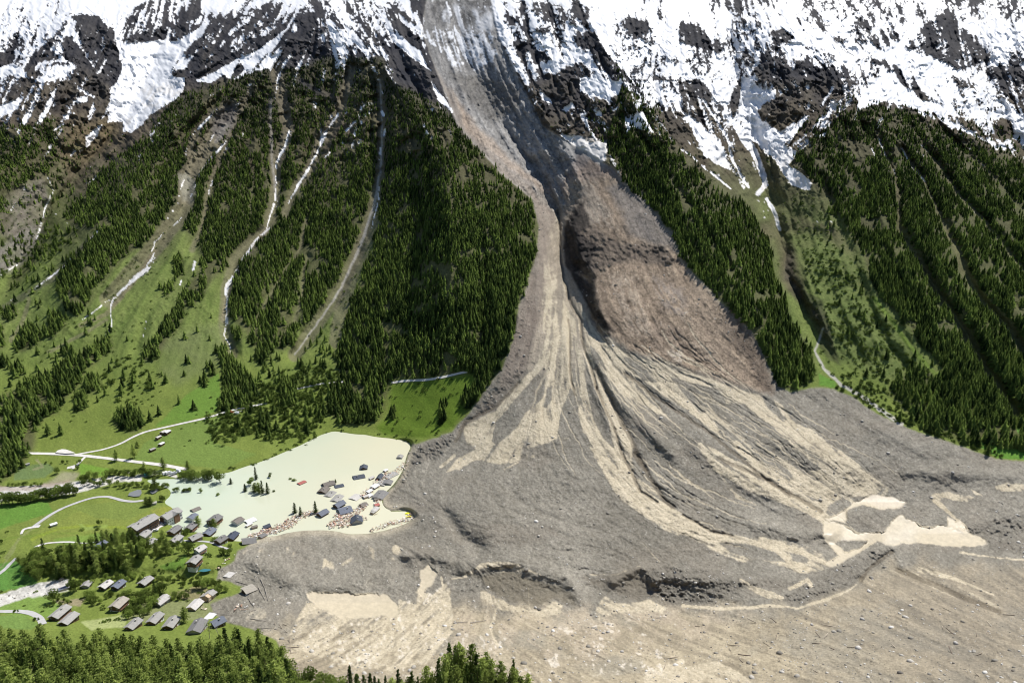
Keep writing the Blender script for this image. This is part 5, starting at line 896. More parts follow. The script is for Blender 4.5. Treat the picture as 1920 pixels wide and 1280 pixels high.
# the long apartment house and the white block
def apartment():
    b = at(271, 993); b.z -= .3
    o = thing('apartment_house', 'long grey-roofed apartment house with rows of dark balconies at the meadow edge', 'apartment house', b, (0, 0, R(90 - 22)))
    L, W, H = 20, 9.5, 7.2; MB().box(-L/2, L/2, -W/2, W/2, -2, 2.6).build('plinth', M_wall['grey'], o)
    MB().prism([(-W/2-.1, 2.6), (W/2+.1, 2.6), (W/2+.1, H), (0, H+2), (-W/2-.1, H)], -L/2-.1, L/2+.1).build('wall', M_wall['wood'], o)
    r = MB().prism(roof_pair(L, W, H+.03, H+2.03, 1.1), -L/2-1, L/2+1).build('roof', M_roof['light'], o)
    for x in (-6, 5): MB().prism([(W/2-2, H-.2), (W/2+3.2, H-1.2), (W/2+3.2, H-.9), (W/2-2, H+1)], x-3, x+3).build('dormer', M_roof['light'], r); 
    for x in (-6, 5): MB().box(x-2.6, x+2.6, W/2, W/2+2.6, -1.5, H-1.1).build('side_wing', M_wall['grey'], o)
    for x, y in ((-5, -1.5), (5.5, 1.2), (0, 1)): MB().box(x-.45, x+.45, y-.35, y+.35, H+1, H+3).build('chimney', M_wall['grey'], r)
    for q_ in range(3):
        z = q_*2.5 + .05
        for sx in (-1, 1):
            x0, x1 = (-L/2+.5, -1) if sx < 0 else (1, L/2-.5)
            m = MB().box(x0, x1, -W/2-1.6, -W/2-.12, z-.12, z).box(x0, x1, -W/2-1.6, -W/2-1.5, z, z+.95); m.build('balcony', M_wall['wood'], o)
            for x in np.linspace(x0+1, x1-1, 4):
                a = MB().box(x-.7, x+.7, -W/2-.2, -W/2-.11, z+.3, z+2).build('window', M_frame, o); MB().box(x-.58, x+.58, -W/2-.23, -W/2-.2, z+.42, z+1.88).build('pane', M_glass, a)
    o = thing('white_block', 'white-walled guest house with cross gables standing in the flood at the meadow corner', 'house', at(322, 978), (0, 0, R(90 - 24)))
    L, W, H = 14, 9, 7.4
    MB().prism([(-W/2, -2), (W/2, -2), (W/2, H), (0, H+2.2), (-W/2, H)], -L/2, L/2).build('wall', M_wall['white'], o)
    r = MB().prism(roof_pair(L, W, H+.03, H+2.23, .9), -L/2-.8, L/2+.8).build('roof', M_roof['light'], o)
    g = MB(); g.add([(-1.6, -W/2-1.4, H+.1), (4.6, -W/2-1.4, H+.1), (1.5, -W/2-1.4, H+1.9), (1.5, 0, H+2.3), (-1.6, -1, H+1.0), (4.6, -1, H+1.0)], [(0, 2, 3, 4), (2, 1, 5, 3), (0, 1, 2)]); g.build('gable_roof', M_roof['light'], r)
    MB().box(-1, 4, -W/2-1, -W/2-.05, -2, H+.2).build('stair_tower', M_wall['brown'], o)
    MB().box(-L/2-.1, -L/2-.02, -.2, W/2-.2, 0, H).build('timber_cladding', M_wall['wood'], o)
    for x, y in ((-3, 1.2), (4, 1.2)): MB().box(x-.4, x+.4, y-.35, y+.35, H+1, H+2.9).build('chimney', M_wall['grey'], r)
    for q_ in range(3):
        z = q_*2.6+.9
        for x in (-6.2, -4.4, -2.6, 5.6, 6.8):
            a = MB().box(x-.5, x+.5, -W/2-.1, -W/2, z, z+1.2).build('window', M_frame, o); MB().box(x-.38, x+.38, -W/2-.13, -W/2-.1, z+.12, z+1.08).build('pane', M_glass, a)
        for y in (-3.6, -2.1, -.8):
            a = MB().box(-L/2-.1, -L/2, y-.45, y+.45, z, z+1.2).build('window', M_frame, o); MB().box(-L/2-.13, -L/2-.1, y-.34, y+.34, z+.12, z+1.08).build('pane', M_glass, a)
apartment()

# ------------------------------------------------------------------ vehicles
M_tyre = mat('tyre rubber', (.03, .03, .03), .9, .2)
def car(u, v, az, col, label, cat='car', van=False):
    m = mat('paint ' + cat, col, .3, .5)
    o = thing('parked_van' if van else 'parked_car', label, cat, at(u, v, .35 if samp(lake, u, v) < .5 else .2), (0, 0, R(90 - az)))
    L, W = (6.0, 2.2) if van else (4.4, 1.85); h = 1.0 if not van else 1.2
    b = MB().prism([(-W/2, .35), (W/2, .35), (W/2, h), (W/2-.15, h+.05), (-W/2+.15, h+.05), (-W/2, h)], -L/2, L/2).build('body', m, o)
    zt = 1.5 if not van else 2.6; a0, a1, b0, b1 = (-L*.42, L*.22, -L*.32, L*.08) if not van else (-L*.49, L*.36, -L*.48, L*.26)
    g = MB().add([(a0,-W/2+.05,h+.05),(a1,-W/2+.05,h+.05),(a1,W/2-.05,h+.05),(a0,W/2-.05,h+.05),(b0,-W/2+.25,zt),(b1,-W/2+.25,zt),(b1,W/2-.25,zt),(b0,W/2-.25,zt)], [(0,1,5,4),(1,2,6,5),(2,3,7,6),(3,0,4,7)]); g.build('window', M_glass if not van else m, o)
    MB().box(b0, b1, -W/2+.22, W/2-.22, zt, zt+.06).build('roof', m, o)
    for sx in (-1, 1):
        for sy in (-1, 1):
            MB().tube((sx*L*.31, sy*(W/2-.22), .34), (sx*L*.31, sy*(W/2+.02), .34), .34, .34, 10).build('wheel', M_tyre, o)
        MB().box(L/2, L/2+.03, sx*W*.3-.2, sx*W*.3+.2, .65, .85).build('headlight', M_frame, o)
car(296.5, 983, 30, (.05, .09, .28), 'dark blue car parked beside the long apartment house')
car(306, 983.5, 74, (.30, .32, .35), 'grey car on the drive below the white-walled guest house', 'car')
car(291.5, 995.5, 70, (.75, .75, .75), 'white car at the lower end of the village drive')
for u, v, az, c, lab in [(310.5, 889, 30, (.75, .74, .74), 'leftmost white van of the four by the river trees'), (317, 888.5, 40, (.72, .71, .71), 'second white van from the left by the river trees'), (326, 889.5, 44, (.5, .52, .55), 'grey-topped long van beside the big round lakeside tree'), (335.5, 885, 118, (.7, .72, .74), 'rightmost white van standing crosswise beside the big lakeside tree')]: car(u, v, az, c, lab, 'van', True)
t = thing('green_tent', 'small turquoise-green tent among the riverside bushes', 'tent', at(276.5, 889), (0, 0, R(50)))
MB().prism([(-2.2, 0), (2.2, 0), (1.5, 1.7), (0, 2.5), (-1.5, 1.7)], -3, 3).build('canopy', mat('turquoise canvas', (.12, .34, .28), .8, .2, .1, 1), t); MB().box(3, 3.05, -.7, .7, 0, 1.6).build('flap', mat('shaded canvas flap', (.08, .2, .17), .9, .1), t)
for u, v, az, lab in [(765, 962, 70, 'upper bright yellow floating sheet at the lake corner'), (766, 968, 80, 'lower bright yellow floating sheet at the lake corner')]:
    w_ = MB(); N = 6
    w_.add([(-2.2 + 4.4*i/N, -1.2 + 2.4*j/3 + .3*math.sin(i), .25 + .15*math.sin(i*1.7 + j)) for j in range(4) for i in range(N+1)], [(j*(N+1)+i, j*(N+1)+i+1, (j+1)*(N+1)+i+1, (j+1)*(N+1)+i) for j in range(3) for i in range(N)])
    o = w_.build('yellow_sheet', mat('yellow plastic', (.85, .80, .01), .4, .4)); o.location = on_water(u, v, .1); o.rotation_euler = (0, 0, R(90-az)); so_ = o.modifiers.new('s', 'SOLIDIFY'); so_.thickness = .15; tag(o, lab, 'sheet')
def helicopter():
    x, y, z = dirs(443.5, 773.5); s = samp(S1, 443, 773)*.93; p = Vector((float(s*x), float(s*y), CAMZ + float(s*z)))
    o = thing('helicopter', 'small red and white rescue helicopter hovering over the leafy grove above the upper road', 'helicopter', p, (0, 0, R(-12)))
    wh = mat('helicopter white', (.8, .8, .8), .3, .5); rd = mat('helicopter red', (.55, .05, .04), .35, .5)
    rings = [(3.2, .15, 0), (2.9, .6, 0), (2.2, .95, .05), (1.0, 1.1, .1), (-.4, 1.05, .15), (-1.6, .7, .3), (-2.4, .35, .45)]; mb = MB(); v_ = []; n = 12
    for xx, r_, zz in rings: v_ += [(xx, r_*math.cos(a)*.85, zz + r_*math.sin(a)) for a in [2*math.pi*i/n for i in range(n)]]
    mb.add(v_, [(k*n+i, k*n+(i+1) % n, (k+1)*n+(i+1) % n, (k+1)*n+i) for k in range(len(rings)-1) for i in range(n)] + [tuple(range(n))]).build('fuselage', wh, o)
    MB().add([(3.12, -.4, .05), (3.12, .4, .05), (2.3, .82, .45), (2.3, -.82, .45), (1.7, .6, 1.0), (1.7, -.6, 1.0)], [(0, 1, 2, 3), (3, 2, 4, 5)]).build('windscreen', M_glass, o)
    MB().tube((-2.2, 0, .5), (-6.4, 0, .85), .3, .14, 8).build('tail_boom', rd, o)
    f = MB().prism([(-.06, .8), (.06, .8), (.05, 2.3), (-.05, 2.3)], -7.0, -6.2); f.box(-6.0, -5.4, -1.1, 1.1, .82, .9); f.build('tail_fin', rd, o)
    MB().tube((.2, 0, 1.1), (.2, 0, 1.75), .16, .12, 8).build('rotor_mast', M_metal, o)
    for k in range(3):
        a = R(25 + 120*k); c, s_ = math.cos(a), math.sin(a); b = MB(); P = [(.3, -.17), (5.2, -.2), (5.2, .2), (.3, .17)]; b.add([(.2 + px*c - py*s_, px*s_ + py*c, 1.72) for px, py in P] + [(.2 + px*c - py*s_, px*s_ + py*c, 1.78) for px, py in P], [(0,1,2,3),(7,6,5,4),(0,4,5,1),(1,5,6,2),(2,6,7,3),(3,7,4,0)])
        b.build('rotor_blade', wh, o)
    for sy in (-1, 1):
        MB().tube((-1.6, sy*1.0, -1.45), (2.4, sy*1.0, -1.45), .07, .07, 6).tube((1.2, sy*.6, -.7), (1.2, sy, -1.45), .05, .05, 5).tube((-.7, sy*.6, -.6), (-.7, sy, -1.45), .05, .05, 5).build('skid', M_metal, o)
helicopter()
# ------------------------------------------------------------------ tree shapes
def tri_mesh(name, V_, F_, mats, tint=None, mi=None):
    me = raw_mesh(name, V_, F_, 3)
    for m in mats: me.materials.append(m)
    if tint is not None: a = me.attributes.new('tint', 'FLOAT', 'POINT'); a.data.foreach_set('value', np.ascontiguousarray(tint, np.float32))
    if mi is not None: me.polygons.foreach_set('material_index', np.ascontiguousarray(mi, np.int32))
    return me
def far_conifer(seed, tiers=6, n=8, rw=.17):
    r = np.random.RandomState(seed); V_ = []; F_ = []; 
    for k in range(tiers):
        f = k/(tiers - 1); z0 = .06 + .78*f**.92; rad = rw*(1 - f)**.8*(1 + .25*r.randn()*.5) + .018; zt = min(z0 + .26*(1 - .35*f), 1.0 if k == tiers-1 else .985)
        c = len(V_); ox, oy = r.randn(2)*.012; V_.append((ox, oy, zt)); a0 = r.rand()*6
        for i in range(n):
            a = a0 + 2*math.pi*i/n + r.randn()*.12; q_ = rad*((1.12 + .25*r.rand()) if i % 2 == 0 else (.48 + .2*r.rand())); V_.append((ox + q_*math.cos(a), oy + q_*math.sin(a), z0 - (.05 if i % 2 == 0 else -.02) + r.randn()*.015))
        F_ += [(c, c + 1 + i, c + 1 + (i + 1) % n) for i in range(n)]
    c = len(V_)
    for z in (0, .12):
        for i in range(3): V_.append((.016*math.cos(i*2.1), .016*math.sin(i*2.1), z))
    for i in range(3): F_ += [(c+i, c+(i+1) % 3, c+3+(i+1) % 3), (c+i, c+3+(i+1) % 3, c+3+i)]
    return np.array(V_, np.float32), np.array(F_, np.int32)
def tufts(C_, size, r, up=.4, nrm=None):
    """two small crossed leaves at each centre"""
    n = len(C_); d = r.randn(n, 3); d[:, 2] *= .5
    if nrm is not None: d += nrm*1.2
    d /= np.linalg.norm(d, axis=1, keepdims=True); e = r.randn(n, 3); e -= (e*d).sum(1, keepdims=True)*d; e /= np.linalg.norm(e, axis=1, keepdims=True); s = np.asarray(size).reshape(-1, 1)*np.ones((n, 1))
    a = C_ - e*s*.55; b = C_ + e*s*.55; c = C_ + d*s*1.1 + np.array([0, 0, up])*s*.3
    f2 = np.cross(d, e); a2 = C_ - f2*s*.5; b2 = C_ + f2*s*.5; c2 = C_ + d*s*.9 - e*s*.5
    V_ = np.concatenate([a, b, c, a2, b2, c2], 1).reshape(-1, 3); return V_.astype(np.float32), np.arange(len(V_)).reshape(-1, 3).astype(np.int32)
def near_conifer(seed, H=20., larch=True, lo=.12):
    r = np.random.RandomState(seed); cs = []; sz = []; nr = []
    nb = 30; 
    for k in range(nb):
        f = k/(nb - 1); z = H*(lo + (1 - lo)*f*.985); R0 = (4.5 if larch else 3.2)*(1 - f)**(.5 if larch else .8)*(.7 + .5*r.rand()) + (.6 if larch else .25)
        if f < .12: R0 *= .6 + 3*f
        for b in range(int(5 + 3*(1 - f)) if larch else int(6 + 4*(1-f))):
            a = r.rand()*6.283; L_ = R0*(.6 + .55*r.rand()); m = max(2, int(L_/.62))
            for j in range(m):
                t = (j + .6)/m; x = L_*t; zz = z + (.18*x - .06*x*x if larch else .02*x - .09*x*x) + r.randn()*.12
                cs.append((x*math.cos(a) + r.randn()*.12, x*math.sin(a) + r.randn()*.12, zz)); sz.append((.78 if larch else .66)*(1.05 - .35*t)*(.8 + .5*r.rand())); nr.append((math.cos(a), math.sin(a), -.1))
    C_ = np.array(cs); return tufts(C_, np.array(sz), r, .2, np.array(nr))
def blob_tree(seed, H=9., W_=7., blobs=9, per=70, leaf=.55, lo=.22):
    r = np.random.RandomState(seed); cs = []; nr = []
    for b in range(blobs):
        a = r.rand()*6.283; q_ = W_*.5*(.15 + .5*r.rand()**.6); zc = H*(lo + .15 + .5*r.rand()); br = W_*(.2 + .1*r.rand()); c = np.array([q_*math.cos(a), q_*math.sin(a), min(zc, H - br*.75)])
        d = r.randn(per, 3); d /= np.linalg.norm(d, axis=1, keepdims=True); rr = br*(.72 + .36*r.rand(per, 1)); cs.append(c + d*rr*np.array([1, 1, .85])); nr.append(d)
    C_ = np.concatenate(cs); N_ = np.concatenate(nr); C_[:, 2] = np.maximum(C_[:, 2], .15); return tufts(C_, leaf*(.7 + .6*r.rand(len(C_))), r, .2, N_)
def trunk_mb(H, r0, limbs=0, seed=0, top=.92):
    r = np.random.RandomState(seed); mb = MB(); k = 5; px, py = 0, 0; pts = [(0, 0, -.5)]
    for i in range(1, k+1): px += r.randn()*.1; py += r.randn()*.1; pts.append((px, py, H*top*i/k))
    for i in range(k): mb.tube(pts[i], pts[i+1], r0*(1 - .85*i/k), r0*(1 - .85*(i+1)/k), 7)
    for i in range(limbs):
        z = H*(.25 + .5*r.rand()); a = r.rand()*6.283; L_ = H*.22*(.5 + r.rand()*.6); mb.tube((0, 0, z), (L_*math.cos(a), L_*math.sin(a), z + L_*.6), r0*.35, r0*.1, 5)
    return mb
def scatter(field, u0, u1, v0, v1, rpx, n, seed, ratio=.62, jit=1):
    """dart throwing on the ground; field(u,v) gives cover 0..1; rpx(u,v) the spacing"""
    r = np.random.RandomState(seed); us = r.uniform(u0, u1, n); vs = r.uniform(v0, v1, n)
    j = np.clip(np.searchsorted(GU, us), 0, NU-1); i = np.clip(np.searchsorted(GV, vs), 0, NV-1); fv = field[i, j]; ok = fv > .015; us = us[ok]; vs = vs[ok]; i = i[ok]; j = j[ok]; fv = fv[ok]; keepr = r.rand(len(us)) < fv
    rad = rpx(us, vs, S1[i, j]); cell = 6.0; grid = {}; out = []
    for a in range(len(us)):
        u, v, rr = us[a], vs[a], rad[a]; gx, gy = int(u/cell), int(v/cell); k = int(rr/cell) + 1; bad = False
        for yy in range(gy - k, gy + k + 1):
            for xx in range(gx - k, gx + k + 1):
                for (p, q2) in grid.get((xx, yy), ()):
                    if ((p - u)/rr)**2 + ((q2 - v)/(rr*ratio))**2 < 1: bad = True; break
                if bad: break
            if bad: break
        if not bad:
            grid.setdefault((gx, gy), []).append((u, v))
            if keepr[a]: out.append((u, v))
    return out
def merge(name, temps, places, mats, label=None, cat=None, kind='stuff', zsink=.3, mi_t=None):
    """one mesh of many: places = (pos, scale_xy, scale_z, rot, tint)"""
    VV = []; FF = []; TT = []; off = 0
    by = {}
    for p in places: by.setdefault(p[5], []).append(p)
    for k, ps in by.items():
        Vt, Ft = temps[k]; n = len(ps); pos = np.array([p[0] for p in ps], np.float32); sx = np.array([p[1] for p in ps])[:, None]; sz = np.array([p[2] for p in ps])[:, None]; rot = np.array([p[3] for p in ps])[:, None]; ti = np.array([p[4] for p in ps])
        c, s_ = np.cos(rot), np.sin(rot); x = (Vt[None, :, 0]*c - Vt[None, :, 1]*s_)*sx + pos[:, 0:1]; y = (Vt[None, :, 0]*s_ + Vt[None, :, 1]*c)*sx + pos[:, 1:2]; z = Vt[None, :, 2]*sz + pos[:, 2:3] - zsink
        VV.append(np.stack([x, y, z], -1).reshape(-1, 3)); FF.append((Ft[None] + (np.arange(n)*len(Vt))[:, None, None] + off).reshape(-1, 3)); TT.append(np.repeat(ti, len(Vt))); off += n*len(Vt)
    me = tri_mesh(name, np.concatenate(VV), np.concatenate(FF), mats, np.concatenate(TT)); o = link(name, me); tag(o, label, cat, None, kind); return o

# ------------------------------------------------------------------ the forests of the far slope
fclean = np.zeros_like(S)
for nm, m, dn in FM:
    if nm in ('clump', 'grove', 'grove2', 'edge'): fclean = np.maximum(fclean, m*.9)
    else: fclean = np.maximum(fclean, m*dn*np.clip(.93 + .22*ST_C*(V > 0)*.0 - .95*smooth(.18, .45, N_mid + .3*N_fine) - smooth(190, 120, V)*.45 - .35*smooth(.25, .5, N_big), 0, 1))
fclean *= (1 - deb)*(1 - lake)*np.where(SNOW > .5, .25, 1)
sp_lo = np.zeros_like(S)        # thin scatter of trees beyond the forest edges, up towards the tree line
for g, a in [(P_(60,260, 160,220, 240,270, 330,180, 560,100, 740,140, 740,200, 330,330, 120,420, 40,420), .06), (P_(1150,120, 1215,175, 1260,260, 1180,250), .3), (P_(1480,250, 1620,170, 1920,250, 1920,330, 1600,260), .2), (P_(1100,180,1160,200,1150,290,1110,280), .12), (P_(130,330,260,260,300,330,200,400), .08), (P_(0,440, 130,420, 140,520, 40,560, 0,560), .1), (P_(1500,380,1600,440,1700,620,1780,760,1600,700,1540,560), .03), (P_(1560,350,1600,420,1580,440,1540,400), .3), (P_(1700,680,1780,740,1840,830,1760,800), .5), (P_(-10,560, 110,540, 200,600, 280,660, 400,690, 400,760, 300,790, 60,830, -10,800), .035), (P_(480,640, 640,600, 640,720, 560,720, 430,760), .10), (P_(385,790, 410,765, 450,745, 500,700, 560,680, 640,690, 640,720, 606,805, 560,826, 470,824), .09), (P_(330,560,420,600,430,660,330,660), .03), (P_(1560,745, 1700,790, 1860,855, 1790,832, 1640,772), .3)]:
    sp_lo = np.maximum(sp_lo, poly(g, 10)*a)
fld = np.maximum(fclean, sp_lo*(1 - deb)*keep*np.where(SNOW > .5, .15, 1))
def th(u, v, s):                      # tree height in metres, smaller towards the tree line
    return np.interp(v, [80, 200, 350, 560, 700, 900], [5.5, 6.4, 9.0, 11.4, 13.0, 14.5])
FT = [far_conifer(100 + i, 7 if i < 4 else 6, 10, .180 + .018*(i % 3)) for i in range(7)]
pts = scatter(fld, -190, 2210, 70, 905, lambda u, v, s: th(u, v, s)*.215*FPX/s, 290000, 3, .72)
conif = []
for u, v in pts:
    s = samp(S1, u, v); conif.append((s, u, v))
print('conifers', len(conif))
big_tint = N_mid
places = []
near_far = sorted(conif)[:0]
rr = np.random.RandomState(5)
for s, u, v in conif:
    H = float(th(u, v, s))*(.62 + .55*rr.rand()); tn = .36 + .30*rr.randn() + .42*samp(N_mid, u, v) + .15*samp(N_big, u, v) + .12*smooth(300, 560, v) - .22*smooth(330, 140, v) - (.15 if 620 < u < 1010 and v > 560 else 0)
    places.append((at(u, v), H*(.95 + .35*rr.rand()), H, rr.rand()*6.28, float(np.clip(tn, 0, 1)), rr.randint(7)))
merge('conifer_forest', FT, places, [M_far], 'dense dark green conifer forest covering the spurs of the far mountainside', 'forest')

# ------------------------------------------------------------------ individual trees
LV = [near_conifer(20 + i, 20, True, .10 + .05*(i % 3)) for i in range(5)]; SV = [near_conifer(40 + i, 20, False, .05) for i in range(3)]
BV = [blob_tree(60 + i, 9, 7.5 + (i % 2), 9, 60, .62) for i in range(4)]; UV_ = [blob_tree(80 + i, 3.2, 4.2, 6, 34, .45, .0) for i in range(3)]
def protos(name, VS, mt_, H, r0, limbs, bark=M_bark):
    return [(tri_mesh(name + ' crown', a, b, [mt_]), trunk_mb(H, r0, limbs, i).mesh(name + ' trunk', bark)) for i, (a, b) in enumerate(VS)]
PR = dict(larch=protos('larch', LV, M_larch, 20, .28, 6), spruce=protos('spruce', SV, M_spruce, 20, .3, 0), broad=protos('broadleaf', BV, M_broad, 9, .24, 6), bush=protos('bush', UV_, M_broad, 3, .1, 3))
NM = dict(larch='larch_tree', spruce='spruce_tree', broad='broadleaf_tree', bush='bush')
CATS = dict(larch='tree', spruce='tree', broad='tree', bush='bush')
def plant(kind, p, H, label, group, lean=(0, 0), water=False):
    h0 = {'larch': 20., 'spruce': 20., 'broad': 9., 'bush': 3.2}[kind]; cr, tr = PR[kind][rnd.randrange(len(PR[kind]))]
    o = thing(NM[kind], label, CATS[kind], p, (lean[0], lean[1], rnd.random()*6.28), group); s = H/h0; k_ = 1.0 if H > 14.5 or kind in ('broad', 'bush') else 1.0 + .15*(14.5 - H)
    o.scale = (s*k_*rnd.uniform(.85, 1.15), s*k_*rnd.uniform(.85, 1.15), s)
    c = bpy.data.objects.new('crown', cr); COL.objects.link(c); c.parent = o; t = bpy.data.objects.new('trunk' if kind != 'bush' else 'stem', tr); COL.objects.link(t); t.parent = o; return o
def project(p):
    dz = p.z - CAMZ; dep = p.y*CP - dz*SP; return 960 + FPX*p.x/dep, 640 - FPX*(p.y*SP + dz*CP)/dep
def base_for_top(u, vt, H):
    v = vt + 30.
    for _ in range(12): p = at(u, v); q_ = project(p + Vector((0, 0, H)))[1]; v += (vt - q_)*.8
    return v
# lower left foreground: seen from above, dense larches
fg_poly = poly(P_(-60,1228, 60,1232, 150,1238, 240,1240, 330,1250, 385,1258, 420,1246, 455,1238, 490,1240, 525,1262, 545,1292, 560,1390, -60,1390), 1, 0)
fgp = scatter(fg_poly, -60, 570, 1215, 1390, lambda u, v, s: 17.5 + 0*u, 9000, 9, .62)
fgp = [(u, v) for u, v in fgp if v < 1395]
print('foreground', len(fgp))
for u, v in fgp:
    k = 'spruce' if rnd.random() < .16 else 'larch'; H = rnd.uniform(15.5, 21.5)*(1.12 if u > 420 else 1.0)
    edge = v < 1252
    lab = ('bright green larch' if k == 'larch' else 'dark green spruce') + (' in the front row of the foreground wood facing the hamlet' if edge else ' at the right end of the foreground wood' if u > 430 else ' inside the dense wood of the lower left corner')
    plant(k, at(u, v), H, lab, ('larches' if k == 'larch' else 'spruces') + (' in the front row of the foreground wood' if edge else ' at the right end of the foreground wood' if u > 430 else ' inside the lower left wood'), (rnd.gauss(0, .02), rnd.gauss(0, .02)))
# second foreground group, bottom centre: (u of tip, v of tip, height, kind)
CG = [(662,1250,22,'s'), (672,1262,20,'s'), (686,1266,16,'s'), (697,1262,18,'s'), (706,1268,15,'s'), (713,1272,14,'s'), (724,1267,15,'s'), (738,1270,12,'l'), (748,1254,17,'s'), (752,1274,10,'l'), (774,1259,17,'s'), (786,1266,16,'s'), (768,1270,14,'l'), (792,1270,15,'l'), (801,1249,20,'l'), (812,1263,17,'l'), (822,1236,24,'s'), (830,1262,18,'s'),
 (836,1229,22,'l'), (843,1224,20,'l'), (848,1206,24,'s'), (855,1210,22,'s'), (861,1203,25,'l'), (868,1212,22,'l'), (886,1207,25,'l'), (893,1225,22,'s'), (876,1244,18,'s'), (858,1248,20,'l'), (846,1252,18,'s'), (834,1258,16,'l'), (902,1234,20,'l'), (908,1232,20,'l'), (914,1221,20,'l'), (923,1235,19,'l'), (898,1252,18,'s'), (912,1254,17,'l'), (922,1256,16,'l'), (886,1262,16,'s'), (872,1264,16,'s'), (902,1268,12,'l'),
 (940,1240,17,'l'), (944,1260,16,'l'), (937,1266,14,'l'), (963,1236,17,'s'), (960,1250,18,'l'), (968,1255,15,'l'), (955,1262,15,'s'), (988,1263,14,'l'), (975,1268,12,'l'), (808,1276,12,'l'), (823,1275,12,'s'), (846,1272,12,'l'), (930,1273,12,'s')]
for u, vt, H, k in CG:
    v = base_for_top(u, vt, H); kk = 'larch' if k == 'l' else 'spruce'; pos = 'left fringe' if u < 800 else 'right fringe' if u > 930 else 'tall middle'
    plant(kk, at(u, v), H, ('airy light green larch' if k == 'l' else 'slim dark spruce') + ' in the %s of the tree group at the bottom centre' % pos, '%s in the %s of the bottom centre group' % (kk, pos), (rnd.gauss(0, .015), rnd.gauss(0, .015)))
# trees of the lake and the valley floor
def grp(kind, lst, label, group, Hm, wat=False, jit=.15):
    for q_ in lst:
        u, v = q_[0], q_[1]; H = (q_[2] if len(q_) > 2 else Hm)*rnd.uniform(1 - jit, 1 + jit); p = on_water(u, v, -.6) if wat else at(u, v, -.2)
        plant(kind, p, H, label, group)
G_ = 'trees standing in the flood lake'
for kind, u, v, H, lab in [('spruce', 480, 899, 13, 'tallest dark spruce of the drowned tree group in the lake'), ('broad', 471, 910, 8.5, 'round green tree at the left of the drowned tree group in the lake'), ('spruce', 460, 921, 7.5, 'short dark spruce at the lower left of the drowned tree group'), ('larch', 479, 922, 9, 'thin larch in the middle of the drowned tree group'), ('larch', 486, 925, 11, 'leaning larch in the lower row of the drowned tree group'), ('spruce', 492, 925, 13, 'dark spruce in the lower row of the drowned tree group'), ('spruce', 502, 925, 11, 'rightmost dark spruce of the drowned tree group'), ('broad', 507, 895, 5, 'small round tree alone above the drowned tree group'), ('bush', 513, 922, 2.2, 'bush just right of the drowned tree group'),
 ('spruce', 433, 907, 6, 'small single conifer in the lake between the big round tree and the drowned group'), ('broad', 377, 923, 4.5, 'small round tree in the middle of the narrow lake arm'), ('bush', 409, 929, 3, 'tiny bush showing above the water under the narrow lake arm'), ('broad', 413, 905, 11, 'big dark round tree at the top left shore of the lake'), ('spruce', 553, 962, 10, 'left conifer of the pair standing in the wood drift'), ('spruce', 564, 967, 9, 'right conifer of the pair standing in the wood drift'), ('spruce', 592, 962, 11.5, 'single slim spruce left of the blue gabled chalet'), ('spruce', 629, 905, 4, 'tiny dark spruce at the corner of the brown lake roof'),
 ('larch', 372, 987, 10, 'round dark tree beside the grey-roofed timber chalet in the shallows'), ('larch', 401, 990, 9, 'slim dark tree in front of the largest flooded chalet'), ('bush', 544, 899, 2.4, 'left one of two bushes above the red roof'), ('bush', 551, 902, 2.8, 'right one of two bushes above the red roof')]:
    plant(kind, on_water(u, v, -.5), H, lab, G_)
grp('broad', [(345,902), (352,897), (358,903), (366,898), (374,901), (382,897), (390,902), (397,898), (340,894,6)], 'broadleaf tree of the clump at the bend where the river enters the lake', 'clump of trees at the lake entrance', 9)
grp('broad', [(327,923,4), (333,922,4.5), (345,923,4), (351,922,4.5), (357,921,5), (304,940,6)], 'low leafy tree in the drowned hedge crossing the lake arm', 'drowned hedge in the lake arm', 5)
grp('broad', [(290,921,8), (285,918,6), (300,918,5), (306,915,6), (313,914,6), (296,914,5)], 'tree on the green spit between pond and lake arm', 'trees on the green spit by the pond', 7); plant('larch', at(291, 919), 13, 'tall pointed tree on the green spit by the pond', None)
grp('larch', [(283,947,10), (276,948,9)], 'dark tree beside the little shed at the lake end of the path', 'trees beside the little path shed', 9)
grp('broad', [(205+7.3*i + rnd.uniform(-2, 2), 892 + rnd.uniform(-2, 2)) for i in range(14)], 'leafy tree of the riverside row behind the turquoise tent', 'riverside row on the meadow bank', 6.5); plant('larch', at(272, 889), 13, 'tall dark conifer just left of the turquoise tent', None); plant('larch', at(307, 880), 13, 'lone conifer between gravel road and white vans', None); plant('larch', at(353, 884), 12, 'slim conifer where the gravel road meets the lake', None)
grp('larch', [(219,863,12)], 'single conifer beside the gravel road in the mown field', None, 12, jit=.02); grp('larch', [(252,858,15), (258,838,7)], 'conifer on the bright meadow above the gravel road', 'conifers on the meadow above the gravel road', 12, jit=.05)
grp('broad', [(153+4.4*i + rnd.uniform(-3, 3), 903 + 9*math.sin(i*1.7)) for i in range(13)], 'small tree of the grove where the river splits', 'grove at the river split', 6.5)
grp('broad', [(222+5.5*i + rnd.uniform(-2, 2), 913 + rnd.uniform(-4, 3)) for i in range(11)], 'grey-green willow bush along the lower river bank', 'willows along the lower river bank', 4.5)
grp('broad', [(3+7.6*i + rnd.uniform(-2, 2), 948 - .155*(3+7.6*i) + rnd.uniform(-2.5, 2.5)) for i in range(19)], 'round dark tree of the long row below the river', 'long tree row below the river', 10.5)
grp('broad', [(16+7*i + rnd.uniform(-2, 2), 911 + rnd.uniform(-1.5, 1.5)) for i in range(10)], 'low hedge bush on the far bank of the gravel river', 'hedge on the far bank of the river', 3.6)
grp('broad', [(150,870,5), (145,879,5), (108,888,8), (96,870,3), (118,868,4), (127,868,4), (86,869,3)], 'single round tree at the playing field by the river', 'round trees at the playing field', 5)
